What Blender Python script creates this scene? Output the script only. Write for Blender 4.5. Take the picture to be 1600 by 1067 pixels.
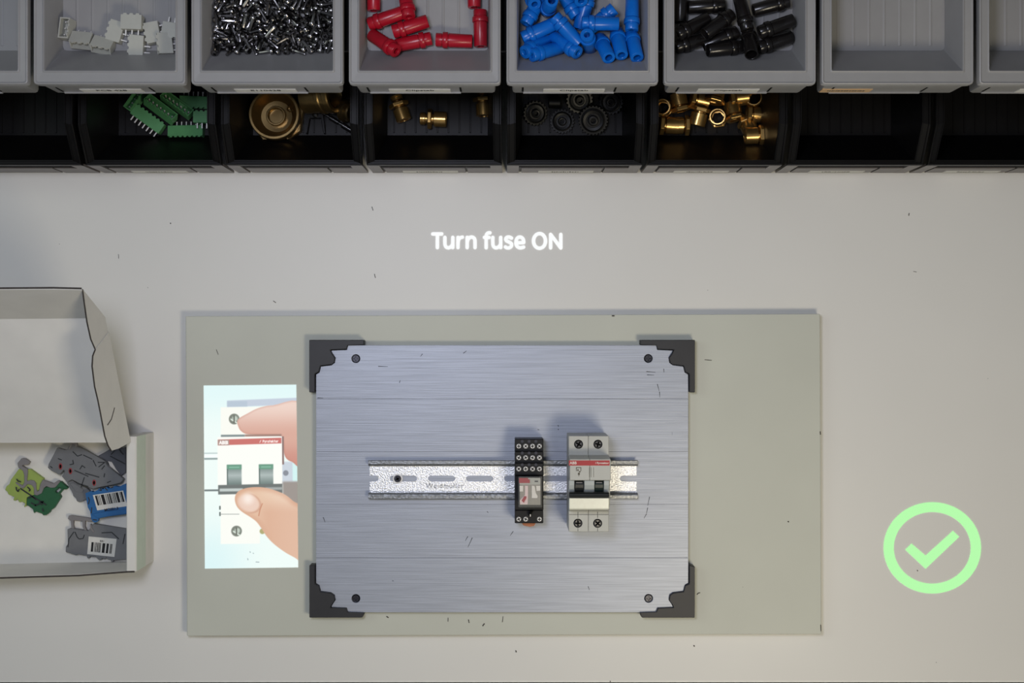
import bpy, bmesh, math, random
import numpy as np
from mathutils import Vector, Matrix, Quaternion
from mathutils.geometry import tessellate_polygon

for o in list(bpy.data.objects):
    bpy.data.objects.remove(o)
SC = bpy.context.scene
COL = SC.collection
MM = 0.001
R = math.radians

# ------------------------------------------------------------------ camera
CAM_H, FOC = 1200.0, 2040.0            # mm above the table, focal length in px of the 1600 wide frame
cam = bpy.data.objects.new('camera', bpy.data.cameras.new('camera'))
COL.objects.link(cam)
cam.location = (0, 0, CAM_H * MM)
cam.data.sensor_width = 36.0
cam.data.lens = FOC / 1600.0 * 36.0
cam.data.clip_start = 0.05
SC.camera = cam

# ------------------------------------------------------------------ world, lights, exposure
SC.view_settings.view_transform = 'Standard'
SC.view_settings.look = 'None'
SC.view_settings.gamma = 1.0
SC.view_settings.use_curve_mapping = False
SC.view_settings.exposure = 0.0
W = bpy.data.worlds.new('room_light')
SC.world = W
W.use_nodes = True
W.node_tree.nodes['Background'].inputs[0].default_value = (0.80, 0.90, 1.0, 1)
W.node_tree.nodes['Background'].inputs[1].default_value = 0.125


def area_light(name, loc, target, size, power, col, spread=180):
    l = bpy.data.lights.new(name, 'AREA')
    l.shape = 'RECTANGLE'
    l.size, l.size_y = size
    l.energy = power
    l.color = col
    l.spread = R(spread)
    o = bpy.data.objects.new(name, l)
    COL.objects.link(o)
    o.location = loc
    d = Vector(target) - Vector(loc)
    o.rotation_euler = d.to_track_quat('-Z', 'Y').to_euler()
    return o


# warm bench lamp in front of the table, to the right
area_light('warm_bench_lamp', (0.34, -0.42, 0.96), (0.19, -0.17, 0), (0.30, 0.16), 3.6, (1.0, 0.89, 0.68))
# cool light of the projector beside the camera
area_light('projector_light', (-0.16, 0.14, 1.08), (-0.15, 0.06, 0), (0.20, 0.20), 3.6, (0.80, 0.83, 1.0))
# cool daylight from a window behind on the left
area_light('cool_window_light', (-1.7, 0.55, 1.7), (0, 0.1, 0), (1.0, 0.9), 4.5, (0.90, 1.0, 0.93))


# ------------------------------------------------------------------ helpers
def P(px, py, z):
    """point (mm) at height z that the photograph shows at pixel (px, py)"""
    s = (CAM_H - z) / FOC
    return ((px - 800.0) * s, (533.5 - py) * s)


def P3(px, py, z):
    x, y = P(px, py, z)
    return Vector((x, y, z))


def lin(c):
    return tuple((v / 255 / 12.92) if v / 255 <= 0.04045 else ((v / 255 + 0.055) / 1.055) ** 2.4 for v in c)


def mat(name, rgb, rough=0.5, metal=0.0, var=0.05, scale=150.0, bump=0.0, bscale=None, spec=0.5, emis=None, estr=1.0,
        stretch=None, trans=0.0, alpha=1.0, detail=3.0, ior=1.46):
    m = bpy.data.materials.new(name)
    m.use_nodes = True
    nt = m.node_tree
    b = nt.nodes['Principled BSDF']
    c = lin(rgb)
    b.inputs['Roughness'].default_value = rough
    b.inputs['Metallic'].default_value = metal
    b.inputs['Specular IOR Level'].default_value = spec
    b.inputs['IOR'].default_value = ior
    b.inputs['Transmission Weight'].default_value = trans
    b.inputs['Alpha'].default_value = alpha
    tc = nt.nodes.new('ShaderNodeTexCoord')
    mp = nt.nodes.new('ShaderNodeMapping')
    if stretch:
        mp.inputs['Scale'].default_value = stretch
    nt.links.new(tc.outputs['Object'], mp.inputs['Vector'])
    n = nt.nodes.new('ShaderNodeTexNoise')
    n.inputs['Scale'].default_value = scale
    n.inputs['Detail'].default_value = detail
    nt.links.new(mp.outputs['Vector'], n.inputs['Vector'])
    r = nt.nodes.new('ShaderNodeValToRGB')
    r.color_ramp.elements[0].position = 0.3
    r.color_ramp.elements[1].position = 0.7
    r.color_ramp.elements[0].color = (*[v * (1 - var) for v in c], 1)
    r.color_ramp.elements[1].color = (*[min(1, v * (1 + var)) for v in c], 1)
    nt.links.new(n.outputs['Fac'], r.inputs['Fac'])
    nt.links.new(r.outputs['Color'], b.inputs['Base Color'])
    if bump:
        n2 = n
        if bscale:
            n2 = nt.nodes.new('ShaderNodeTexNoise')
            n2.inputs['Scale'].default_value = bscale
            n2.inputs['Detail'].default_value = detail
            nt.links.new(mp.outputs['Vector'], n2.inputs['Vector'])
        bp = nt.nodes.new('ShaderNodeBump')
        bp.inputs['Strength'].default_value = bump
        bp.inputs['Distance'].default_value = 0.0005
        nt.links.new(n2.outputs['Fac'], bp.inputs['Height'])
        nt.links.new(bp.outputs['Normal'], b.inputs['Normal'])
    if emis:
        b.inputs['Emission Color'].default_value = (*lin(emis), 1)
        b.inputs['Emission Strength'].default_value = estr
    return m


class MB:
    """collects faces (mm) and links them as one mesh object"""

    def __init__(s):
        s.v, s.f, s.m, s.s = [], [], [], []

    def add(s, vs, fs, mi=0, smooth=False, T=None):
        k = len(s.v)
        for p in vs:
            p = Vector(p)
            s.v.append(T @ p if T else p)
        for f in fs:
            s.f.append([i + k for i in f])
            s.m.append(mi)
            s.s.append(smooth)
        return s

    def box(s, x0, x1, y0, y1, z0, z1, mi=0, T=None):
        v = [(x, y, z) for z in (z0, z1) for (x, y) in ((x0, y0), (x1, y0), (x1, y1), (x0, y1))]
        return s.add(v, [(3, 2, 1, 0), (4, 5, 6, 7), (0, 1, 5, 4), (1, 2, 6, 5), (2, 3, 7, 6), (3, 0, 4, 7)], mi, False, T)

    def prism(s, poly, z0, z1, holes=(), mi=0, T=None, bottom=True):
        loops = [[Vector((p[0], p[1], 0)) for p in poly]] + [[Vector((p[0], p[1], 0)) for p in h] for h in holes]
        tri = tessellate_polygon(loops)
        flat = [p for l in loops for p in l]
        n = len(flat)
        vs = [(p.x, p.y, z0) for p in flat] + [(p.x, p.y, z1) for p in flat]
        fs = [[i + n for i in t] for t in tri]
        if bottom:
            fs += [list(reversed(t)) for t in tri]
        k = 0
        for l in loops:
            c = len(l)
            for i in range(c):
                a, b2 = k + i, k + (i + 1) % c
                fs.append([a, b2, b2 + n, a + n])
            k += c
        return s.add(vs, fs, mi, False, T)

    def rings(s, rings, mi=0, T=None, close0=True, close1=True, smooth=False):
        n = len(rings[0])
        vs = [p for r in rings for p in r]
        fs = []
        for j in range(len(rings) - 1):
            for i in range(n):
                a, b2 = j * n + i, j * n + (i + 1) % n
                fs.append([a, b2, b2 + n, a + n])
        if close0:
            fs.append(list(reversed(range(n))))
        if close1:
            fs.append([(len(rings) - 1) * n + i for i in range(n)])
        return s.add(vs, fs, mi, smooth, T)

    def lathe(s, prof, n=20, T=None, mi=0, smooth=True, close0=True, close1=True, ph=0.0):
        rs = [[(r * math.cos(2 * math.pi * (i + ph) / n), r * math.sin(2 * math.pi * (i + ph) / n), z) for i in range(n)] for r, z in prof]
        return s.rings(rs, mi, T, close0, close1, smooth)

    def rod(s, a, b, r, n=8, mi=0, r2=None):
        a, b = Vector(a), Vector(b)
        d = b - a
        T = Matrix.Translation(a) @ d.to_track_quat('Z', 'Y').to_matrix().to_4x4()
        return s.lathe([(r, 0), (r if r2 is None else r2, d.length)], n, T, mi)

    def build(s, name, mats, parent=None, org=(0, 0, 0), bevel=0.0, seg=1, angle=38):
        me = bpy.data.meshes.new(name)
        og = Vector(org)
        me.from_pydata([tuple((p - og) * MM) for p in s.v], [], s.f)
        for m in (mats if isinstance(mats, (list, tuple)) else [mats]):
            me.materials.append(m)
        me.polygons.foreach_set('material_index', s.m)
        bm = bmesh.new()
        bm.from_mesh(me)
        bmesh.ops.recalc_face_normals(bm, faces=bm.faces)
        bm.to_mesh(me)
        bm.free()
        if any(s.s):
            me.polygons.foreach_set('use_smooth', s.s)
            me.set_sharp_from_angle(angle=R(angle))
        o = bpy.data.objects.new(name, me)
        COL.objects.link(o)
        if parent is not None:
            o.parent = parent
        if bevel:
            md = o.modifiers.new('edge', 'BEVEL')
            md.width = bevel * MM
            md.segments = seg
            md.limit_method = 'ANGLE'
            md.angle_limit = R(40)
        return o


def tag(o, label=None, cat=None, group=None, kind=None):
    if label:
        o['label'] = label
    if cat:
        o['category'] = cat
    if group:
        o['group'] = group
    if kind:
        o['kind'] = kind
    return o


def thing(name, label, cat, loc=(0, 0, 0), group=None):
    o = bpy.data.objects.new(name, None)
    o.empty_display_size = 0.01
    COL.objects.link(o)
    o.location = Vector(loc) * MM
    return tag(o, label, cat, group)


def copy_tree(o, parent=None):
    c = o.copy()
    COL.objects.link(c)
    if parent is not None:
        c.parent = parent
    for ch in list(o.children):
        copy_tree(ch, c)
    return c


def axis_matrix(a, b, roll=0.0):
    """local +z from a towards b, origin at a (mm in, metres out)"""
    a, b = Vector(a), Vector(b)
    q = (b - a).to_track_quat('Z', 'Y')
    return Matrix.Translation(a * MM) @ q.to_matrix().to_4x4() @ Matrix.Rotation(roll, 4, 'Z')


def set_matrix(o, M):
    o.rotation_mode = 'XYZ'
    o.location = M.to_translation()
    o.rotation_euler = M.to_euler()


def circ(cx, cy, r, n=20, a0=0.0):
    return [(cx + r * math.cos(a0 + 2 * math.pi * i / n), cy + r * math.sin(a0 + 2 * math.pi * i / n)) for i in range(n)]


def pix(pts, z):
    return [P(x, y, z) for x, y in pts]


def zoomed(pts, ox, oy, k):
    """pixel points read off an enlarged crop"""
    return [(ox + x / k, oy + y / k) for x, y in pts]


def text_part(name, string, m, parent, M, size, offset=0.0, depth=0.05, align='CENTER', space=1.0, org=(0, 0, 0), xscale=1.0):
    """lettering as a thin mesh; M places the text plane (mm), size in mm"""
    cu = bpy.data.curves.new('lettering', 'FONT')
    cu.body = string
    cu.size = 1.0
    cu.offset = offset
    cu.extrude = depth / size
    cu.align_x = align
    cu.align_y = 'CENTER'
    cu.space_character = space
    cu.resolution_u = 3
    t = bpy.data.objects.new('lettering', cu)
    COL.objects.link(t)
    bpy.context.view_layer.update()
    me = bpy.data.meshes.new_from_object(t.evaluated_get(bpy.context.evaluated_depsgraph_get()))
    bpy.data.objects.remove(t)
    bpy.data.curves.remove(cu)
    me.name = name
    T = Matrix.Scale(MM, 4) @ Matrix.Translation(-Vector(org)) @ M @ Matrix.Diagonal((size * xscale, size, size, 1))
    me.transform(T)
    me.materials.clear()
    me.materials.append(m)
    o = bpy.data.objects.new(name, me)
    COL.objects.link(o)
    if parent is not None:
        o.parent = parent
    return o


def frame(u, v, o):
    w = u.cross(v)
    return Matrix(((u.x, v.x, w.x, o.x), (u.y, v.y, w.y, o.y), (u.z, v.z, w.z, o.z), (0, 0, 0, 1)))


# ------------------------------------------------------------------ materials
def table_mat(name, rgb, var, rough):
    """painted board with faint smudges and tiny dark specks"""
    m = mat(name, rgb, rough, 0, var, 9.0, spec=0.4, detail=6)
    nt = m.node_tree
    b = nt.nodes['Principled BSDF']
    src = b.inputs['Base Color'].links[0].from_socket
    tc = nt.nodes['Texture Coordinate']
    v = nt.nodes.new('ShaderNodeTexVoronoi')
    v.inputs['Scale'].default_value = 24
    nt.links.new(tc.outputs['Object'], v.inputs['Vector'])
    lt = nt.nodes.new('ShaderNodeMath')
    lt.operation = 'LESS_THAN'
    lt.inputs[1].default_value = 0.011
    nt.links.new(v.outputs['Distance'], lt.inputs[0])
    mx = nt.nodes.new('ShaderNodeMix')
    mx.data_type = 'RGBA'
    mx.inputs['B'].default_value = (*[c * 0.45 for c in lin(rgb)], 1)
    nt.links.new(lt.outputs[0], mx.inputs['Factor'])
    nt.links.new(src, mx.inputs['A'])
    nt.links.new(mx.outputs['Result'], b.inputs['Base Color'])
    return m


M_TABLE = table_mat('table_laminate', (226, 224, 218), 0.015, 0.42)
M_EDGE = mat('table_edge_band', (235, 232, 226), 0.4)
M_BOARD = table_mat('grey_painted_board', (200, 201, 188), 0.035, 0.5)
M_FLOOR = mat('floor_concrete', (52, 52, 54), 0.8, var=0.2, scale=20)
M_LEG = mat('table_leg_steel', (120, 122, 125), 0.4, 0.8)
M_WHEEL = mat('dull_black_plastic', (9, 9, 9), 0.40, var=0.1, spec=0.22)
M_GREY = mat('grey_bin_plastic', (150, 149, 148), 0.38, var=0.03, scale=60, spec=0.5)
M_BLACKBIN = mat('black_bin_plastic', (14, 13, 13), 0.42, var=0.15, scale=80, spec=0.25)
M_BINFRONT = mat('black_plastic_lit_front', (104, 98, 95), 0.38, var=0.12, scale=60, spec=0.6)  # black plastic lightened: table reflection and lamp light put into the colour
M_MATTBLACK = mat('matt_black', (9, 9, 9), 0.8, spec=0.1)
M_RACK = mat('rack_dark_steel', (34, 34, 36), 0.6, 0.3)
M_PAPER = mat('paper_label', (215, 213, 206), 0.7)
M_PAPER2 = mat('orange_paper_label', (205, 168, 122), 0.7)
M_INK = mat('black_ink', (22, 20, 22), 0.7)
M_GREYINK = mat('grey_ink', (90, 84, 70), 0.7)
M_SCREW = mat('bright_zinc_screw', (140, 138, 138), 0.22, 1.0, var=0.1, scale=400)
M_RED = mat('red_plastic', (168, 18, 38), 0.30, var=0.05, spec=0.5)
M_BLUE = mat('blue_plastic', (12, 106, 202), 0.28, var=0.05, spec=0.5)
M_BLACK = mat('black_plastic', (22, 20, 20), 0.24, var=0.1, spec=0.55)
M_WHITEPL = mat('ivory_grey_plastic', (178, 178, 168), 0.45, var=0.03)
M_GREEN = mat('green_plastic', (84, 144, 92), 0.42, var=0.05)
M_PIN = mat('tinned_pin', (232, 230, 226), 0.35, 0.25)
M_BRASS = mat('brass', (202, 164, 100), 0.26, 0.9, var=0.1, scale=200)
M_BRONZE = mat('bronze', (146, 122, 80), 0.28, 0.9, var=0.12, scale=120, bump=0.05, bscale=900)
M_CARD = mat('white_cardboard', (226, 223, 215), 0.75, var=0.03, scale=40, bump=0.05, bscale=300)
M_CARDEDGE = mat('cut_card_edge', (62, 56, 52), 0.8, var=0.2)
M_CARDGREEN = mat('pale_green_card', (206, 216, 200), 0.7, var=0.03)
M_BRACKET = mat('dark_bracket_plastic', (46, 46, 48), 0.5, var=0.08, scale=60)
M_RAIL = mat('galvanised_steel', (240, 242, 246), 0.36, 0.7, var=0.3, scale=800, bump=1.0, bscale=800, detail=2)
M_RAIL2 = mat('galvanised_flange', (140, 142, 143), 0.38, 0.8, var=0.25, scale=430, bump=0.6, bscale=520)
M_STAMP = mat('stamped_letters', (118, 120, 128), 0.7, 0.0)
M_BREAKER = mat('breaker_light_grey', (190, 190, 182), 0.45, var=0.02)
M_BREAKER2 = mat('breaker_shoulder_grey', (176, 182, 180), 0.4, var=0.02)
M_REDBAND = mat('red_band_print', (176, 48, 52), 0.45)
M_TOGGLE = mat('toggle_black', (30, 33, 34), 0.35)
M_TOGGLE2 = mat('toggle_dark_green', (26, 40, 38), 0.35)
M_CREAM = mat('cream_plastic', (254, 251, 230), 0.18, var=0.03, scale=300, spec=0.8)
M_SOCKET = mat('relay_socket_black', (13, 12, 13), 0.45, spec=0.3)
M_ORANGE = mat('orange_plastic', (196, 122, 84), 0.5)
M_CLEAR = mat('clear_cover', (235, 235, 228), 0.12, alpha=0.13, var=0.0)
M_WHITE = mat('white_print', (232, 226, 216), 0.5)
M_RELAYGREY = mat('relay_inside', (150, 144, 132), 0.5, var=0.08)
M_PINK = mat('washed_white_print', (236, 210, 206), 0.6)
M_DKSCREW = mat('dark_screw', (64, 64, 70), 0.35, 0.6)
M_BLKTERM = mat('grey_terminal', (112, 113, 115), 0.5, var=0.05)
M_DGTERM = mat('dark_grey_terminal', (88, 90, 97), 0.5, var=0.05)
M_BLUETERM = mat('blue_terminal', (38, 98, 154), 0.5, var=0.06)
M_DGREEN = mat('dark_green_terminal', (38, 92, 58), 0.5, var=0.08)
M_LGREEN = mat('yellow_green_terminal', (150, 170, 84), 0.5, var=0.06)
M_LATCH = mat('grey_latch', (128, 124, 124), 0.5)
M_REDRING = mat('red_ring', (150, 52, 56), 0.5)
M_LINE = mat('dark_seam', (44, 46, 48), 0.6)
M_SPECK = mat('dark_fibre', (70, 66, 60), 0.8)


def plate_mat():
    m = mat('brushed_aluminium', (168, 173, 184), 0.46, 0.35, 0.13, 1000, stretch=(0.02, 1.0, 1.0), bump=0.22, bscale=1300, detail=3)
    nt = m.node_tree
    b = nt.nodes['Principled BSDF']
    src = b.inputs['Base Color'].links[0].from_socket
    tc = nt.nodes['Texture Coordinate']
    last = src
    # random short scratches: thin cells of a stretched, turned voronoi
    for ang, sc, th in ((20, 55, 0.010), (70, 40, 0.008), (-35, 48, 0.008)):
        mp = nt.nodes.new('ShaderNodeMapping')
        mp.inputs['Rotation'].default_value = (0, 0, R(ang))
        mp.inputs['Scale'].default_value = (1.0, 0.10, 1)
        nt.links.new(tc.outputs['Object'], mp.inputs['Vector'])
        v = nt.nodes.new('ShaderNodeTexVoronoi')
        v.inputs['Scale'].default_value = sc
        nt.links.new(mp.outputs['Vector'], v.inputs['Vector'])
        lt = nt.nodes.new('ShaderNodeMath')
        lt.operation = 'LESS_THAN'
        lt.inputs[1].default_value = th
        nt.links.new(v.outputs['Distance'], lt.inputs[0])
        mx = nt.nodes.new('ShaderNodeMix')
        mx.data_type = 'RGBA'
        mx.inputs['B'].default_value = (*lin((112, 116, 126)), 1)
        nt.links.new(lt.outputs[0], mx.inputs['Factor'])
        nt.links.new(last, mx.inputs['A'])
        last = mx.outputs['Result']
    nt.links.new(last, b.inputs['Base Color'])
    return m


M_PLATE = plate_mat()


def vc_mat():
    m = bpy.data.materials.new('projected_light')
    m.use_nodes = True
    nt = m.node_tree
    b = nt.nodes['Principled BSDF']
    b.inputs['Base Color'].default_value = (0.03, 0.03, 0.03, 1)
    b.inputs['Roughness'].default_value = 0.9
    b.inputs['Specular IOR Level'].default_value = 0.0
    a = nt.nodes.new('ShaderNodeVertexColor')
    a.layer_name = 'Col'
    nt.links.new(a.outputs['Color'], b.inputs['Emission Color'])
    b.inputs['Emission Strength'].default_value = 1.0
    return m


M_PROJ = vc_mat()
M_PROJWHITE = mat('projected_white', (60, 60, 60), 0.9, spec=0.0, emis=(251, 253, 253), estr=0.98)
M_PROJGREEN = mat('projected_green', (30, 30, 30), 0.9, spec=0.0, emis=(183, 254, 174), estr=0.98)

# ------------------------------------------------------------------ floor, wall and table
MB().box(-2500, 2500, 1400, 1500, -740, 1900).build('wall_back', mat('wall_paint', (120, 120, 118), 0.8, var=0.02, scale=5))['kind'] = 'structure'
MB().box(-2500, 2500, -2500, 2500, -790, -740).build('floor', M_FLOOR)['kind'] = 'structure'

TAB = thing('work_table', 'wide white laminate work table carrying the bins, board and open carton', 'table', (0, 80, -740))
ORG = (0, 80, -740)
MB().box(-720, 720, -311.5, 480, -26, 0).build('tabletop', M_TABLE, TAB, ORG)
MB().box(-720, 720, -313.2, -311.5, -26, 0.0).build('edge_band', M_EDGE, TAB, ORG)
for sx in (-1, 1):
    for y in (-240, 420):
        MB().box(sx * 660 - 25, sx * 660 + 25, y - 25, y + 25, -740, -26).build('leg', M_LEG, TAB, ORG)

# ------------------------------------------------------------------ bins
PITCH, X0 = 123.2, -6.6
BINX = [X0 + PITCH * (k + 0.5) for k in range(-4, 4)]
HW = 59.4


def rr(x0, x1, y0, y1, z, r):
    """ring of a rounded rectangle, three points per corner"""
    pts = []
    for cx, cy, a in ((x1 - r, y1 - r, 0), (x0 + r, y1 - r, 90), (x0 + r, y0 + r, 180), (x1 - r, y0 + r, 270)):
        for d in (0, 45, 90):
            pts.append((cx + r * math.cos(R(a + d)), cy + r * math.sin(R(a + d)), z))
    return pts


# grey bin: local origin at the middle of its underside, front at y = 0
UZ = 140.0          # underside of the grey bins, rim at 180
UY = 201.0


def grey_bin_body():
    mb = MB()
    w = HW
    d = 128
    rings = [rr(-w + 6, w - 6, 2.0, d - 4, 0, 2), rr(-w + 4.6, w - 4.6, .2, d - 3, 4, 2.5), rr(-w + 4.2, w - 4.2, 0, d - 3, 31, 2.5), rr(-w, w, 0, d, 33, 2.5), rr(-w, w, 0, d, 38.9, 2.5), rr(-w + .3, w - .3, .3, d - .3, 39.7, 2.3), rr(-w + .9, w - .9, .8, d - .9, 40, 2.0),
             rr(-w + 1.5, w - 1.5, 1.4, d - 1.5, 39.8, 1.8), rr(-w + 2.1, w - 2.1, 1.9, d - 2.1, 39.0, 1.6),
             rr(-w + 6.6, w - 6.6, 9.2, d - 7, 38.5, 1.2), rr(-w + 7.1, w - 7.1, 9.8, d - 7.5, 39.4, 1.2), rr(-w + 7.6, w - 7.6, 10.3, d - 8, 39.6, 1.0), rr(-w + 8.1, w - 8.1, 10.9, d - 8.5, 39.2, 1.0),
             rr(-w + 8.4, w - 8.4, 11.4, d - 8.8, 38.0, 1.0),
             rr(-w + 10.6, w - 10.6, 34.5, d - 11, 3.0, 3)]
    mb.rings(rings, 0, smooth=True)
    for k in range(-3, 4):        # shallow ribs moulded in the floor
        x = k * 12.5
        mb.rings([[(x - 1.4, 38, 2.9), (x + 1.4, 38, 2.9), (x + 1.4, d - 13, 2.9), (x - 1.4, d - 13, 2.9)],
                  [(x - .5, 38.6, 3.5), (x + .5, 38.6, 3.5), (x + .5, d - 13.6, 3.5), (x - .5, d - 13.6, 3.5)]], 0, close0=False)
    return mb


UPPER = [
    ('empty grey bin at the left end of the upper row next to the ivory connectors', None, None),
    ('grey bin holding ivory connectors in the upper row', 'PCB 428', M_PAPER),
    ('grey bin heaped with small screws in the upper row', 'E110428', M_PAPER),
    ('grey bin holding red plastic tubes in the upper row', 'Clipstab', M_PAPER),
    ('grey bin holding blue plastic tubes in the upper row', 'Clipstab', M_PAPER),
    ('grey bin holding black plastic tubes in the upper row', 'Clipstab', M_PAPER),
    ('empty grey bin with an orange label in the upper row', '', M_PAPER2),
    ('empty grey bin at the right end of the upper row with a white label', 'Fr 28', M_PAPER),
]
proto = None
FACE = Matrix.Rotation(R(90), 4, 'X')          # text plane turned to face -y
for i, (lab, txt, pm) in enumerate(UPPER):
    if proto is None:
        b = thing('grey_storage_bin', lab, 'bin', (BINX[i], UY, UZ), 'grey bins in the upper row')
        grey_bin_body().build('bin_body', M_GREY, b)
        mb = MB()
        mb.box(-46, 27, -1.0, 0.6, 6.0, 8.0)
        mb.build('label_ledge', M_GREY, b)
        for x in (-47.2, 26.5):
            MB().box(x, x + 1.5, -0.12, 0.5, 9.5, 27).build('label_slit', M_MATTBLACK, b)
        proto = b
    else:
        b = copy_tree(proto)
        b.location = Vector((BINX[i], UY, UZ)) * MM
        b['label'] = lab
    if pm:
        x0, x1 = (-54, -14) if i == 6 else ((-20, 27) if i == 7 else (-30, 19))
        l = MB().box(x0, x1, -0.35, 0.4, 8.0, 20.5).build('paper_label', pm, b)
        if txt:
            text_part('label_text', txt, M_INK, l, Matrix.Translation((0.5 * (x0 + x1), -0.42, 16.4)) @ FACE, 7.0, offset=0.012)
        else:
            q = MB()
            random.seed(3)
            x = x0 + 5
            while x < x1 - 5:
                ww = random.uniform(.6, 2.2)
                q.box(x, x + ww, -0.42, -.3, 12.5, 16.5)
                x += ww + random.uniform(.3, .8)
            q.build('label_print', M_GREYINK, l)['kind'] = 'stuff'

# rack that carries the grey bins, standing behind the black ones
RK = thing('bin_rack', 'dark steel rack shelf carrying the grey bins above the black ones', 'rack', (0, 320, 0))
MB().box(-520, 520, 236, 340.8, 134, 139.8).build('shelf_board', M_RACK, RK, (0, 320, 0))
MB().box(-520, 520, 341, 345, 0.2, 430).build('unseen_shade_panel', M_RACK, RK, (0, 320, 0))  # unseen panel added to keep back and window light off the grey bins
for x in (-505, -190, 190, 505):
    MB().box(x - 12, x + 12, 316, 340, 0.2, 134).build('upright', M_RACK, RK, (0, 320, 0))

# black bins standing on the table
LY = 155.0


def r6(x, yf, ym, yb, zf, zb):
    return [(-x, yf, zf), (x, yf, zf), (x, ym, zb), (x, yb, zb), (-x, yb, zb), (-x, ym, zb)]


def black_bin_body():
    w, d = HW, 150
    mb = MB()
    rings = [r6(w - 5, 1.2, 33, d - 1, 0.2, 0.2), r6(w - 4, 1.2, 33, d, 44, 66), r6(w, 0.0, 31.5, d, 46, 68), r6(w, 0.0, 31.5, d, 53.4, 75.4), r6(w - .6, .6, 31.8, d - .6, 54, 76),
             r6(w - 1.6, 1.4, 32, d - 1.6, 54, 76), r6(w - 2.2, 1.9, 32, d - 2.2, 53.0, 75.0), r6(w - 6.2, 3.0, 33, d - 6.2, 53.0, 75.0),
             r6(w - 6.6, 3.4, 33, d - 6.6, 54.0, 75.6), r6(w - 7.4, 4.2, 33.4, d - 7.4, 54.0, 75.6), r6(w - 7.8, 4.8, 33.6, d - 7.8, 52, 74.5),
             r6(w - 13.5, 34, 44, d - 12, 3, 3)]
    mb.rings(rings, 0)
    for k in range(-4, 5):
        x = k * 10
        mb.rings([[(x - .8, 36, 2.9), (x + .8, 36, 2.9), (x + .8, d - 13, 2.9), (x - .8, d - 13, 2.9)],
                  [(x - .4, 36.6, 3.5), (x + .4, 36.6, 3.5), (x + .4, d - 13.6, 3.5), (x - .4, d - 13.6, 3.5)]], 0, close0=False)
    return mb


LOWER = [
    ('empty black bin at the left end of the lower row', False),
    ('black bin holding green connector strips in the lower row', True),
    ('black bin holding the bronze pipe parts in the lower row', False),
    ('black bin holding just three brass nipples in the lower row', True),
    ('black bin holding black toothed wheels in the lower row', True),
    ('black bin holding a heap of brass hex fittings in the lower row', True),
    ('empty black bin below the empty grey bin with the orange label', True),
    ('empty black bin at the right end of the lower row', True),
]
proto = None
for i, (lab, has) in enumerate(LOWER):
    if proto is None:
        b = thing('black_storage_bin', lab, 'bin', (BINX[i], LY, 0), 'black bins in the lower row')
        black_bin_body().build('bin_body', M_BLACKBIN, b)
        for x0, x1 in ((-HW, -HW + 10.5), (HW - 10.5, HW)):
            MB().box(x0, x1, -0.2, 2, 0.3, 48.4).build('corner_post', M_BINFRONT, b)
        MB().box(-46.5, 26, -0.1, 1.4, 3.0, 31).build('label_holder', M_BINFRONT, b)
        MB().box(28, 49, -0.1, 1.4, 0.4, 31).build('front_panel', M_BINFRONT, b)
        MB().box(-48.9, 49, 0.9, 1.35, 31.1, 48).build('label_slot', M_MATTBLACK, b)
        proto = b
    else:
        b = copy_tree(proto)
        b.location = Vector((BINX[i], LY, 0)) * MM
        b['label'] = lab
    if has:
        l = MB().box(-31, 19, -0.5, 0.2, 4.0, 15.5).build('paper_label', M_PAPER, b)
        q = MB()
        random.seed(20 + i)
        x = -19
        while x < 5:
            ww = random.uniform(.5, 1.8)
            q.box(x, x + ww, -0.56, -.4, 7.5, 7.5 + random.choice((4, 4, 5.5)))
            x += ww + random.uniform(.4, 1.0)
        q.build('label_print', M_GREYINK, l)['kind'] = 'stuff'

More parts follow.
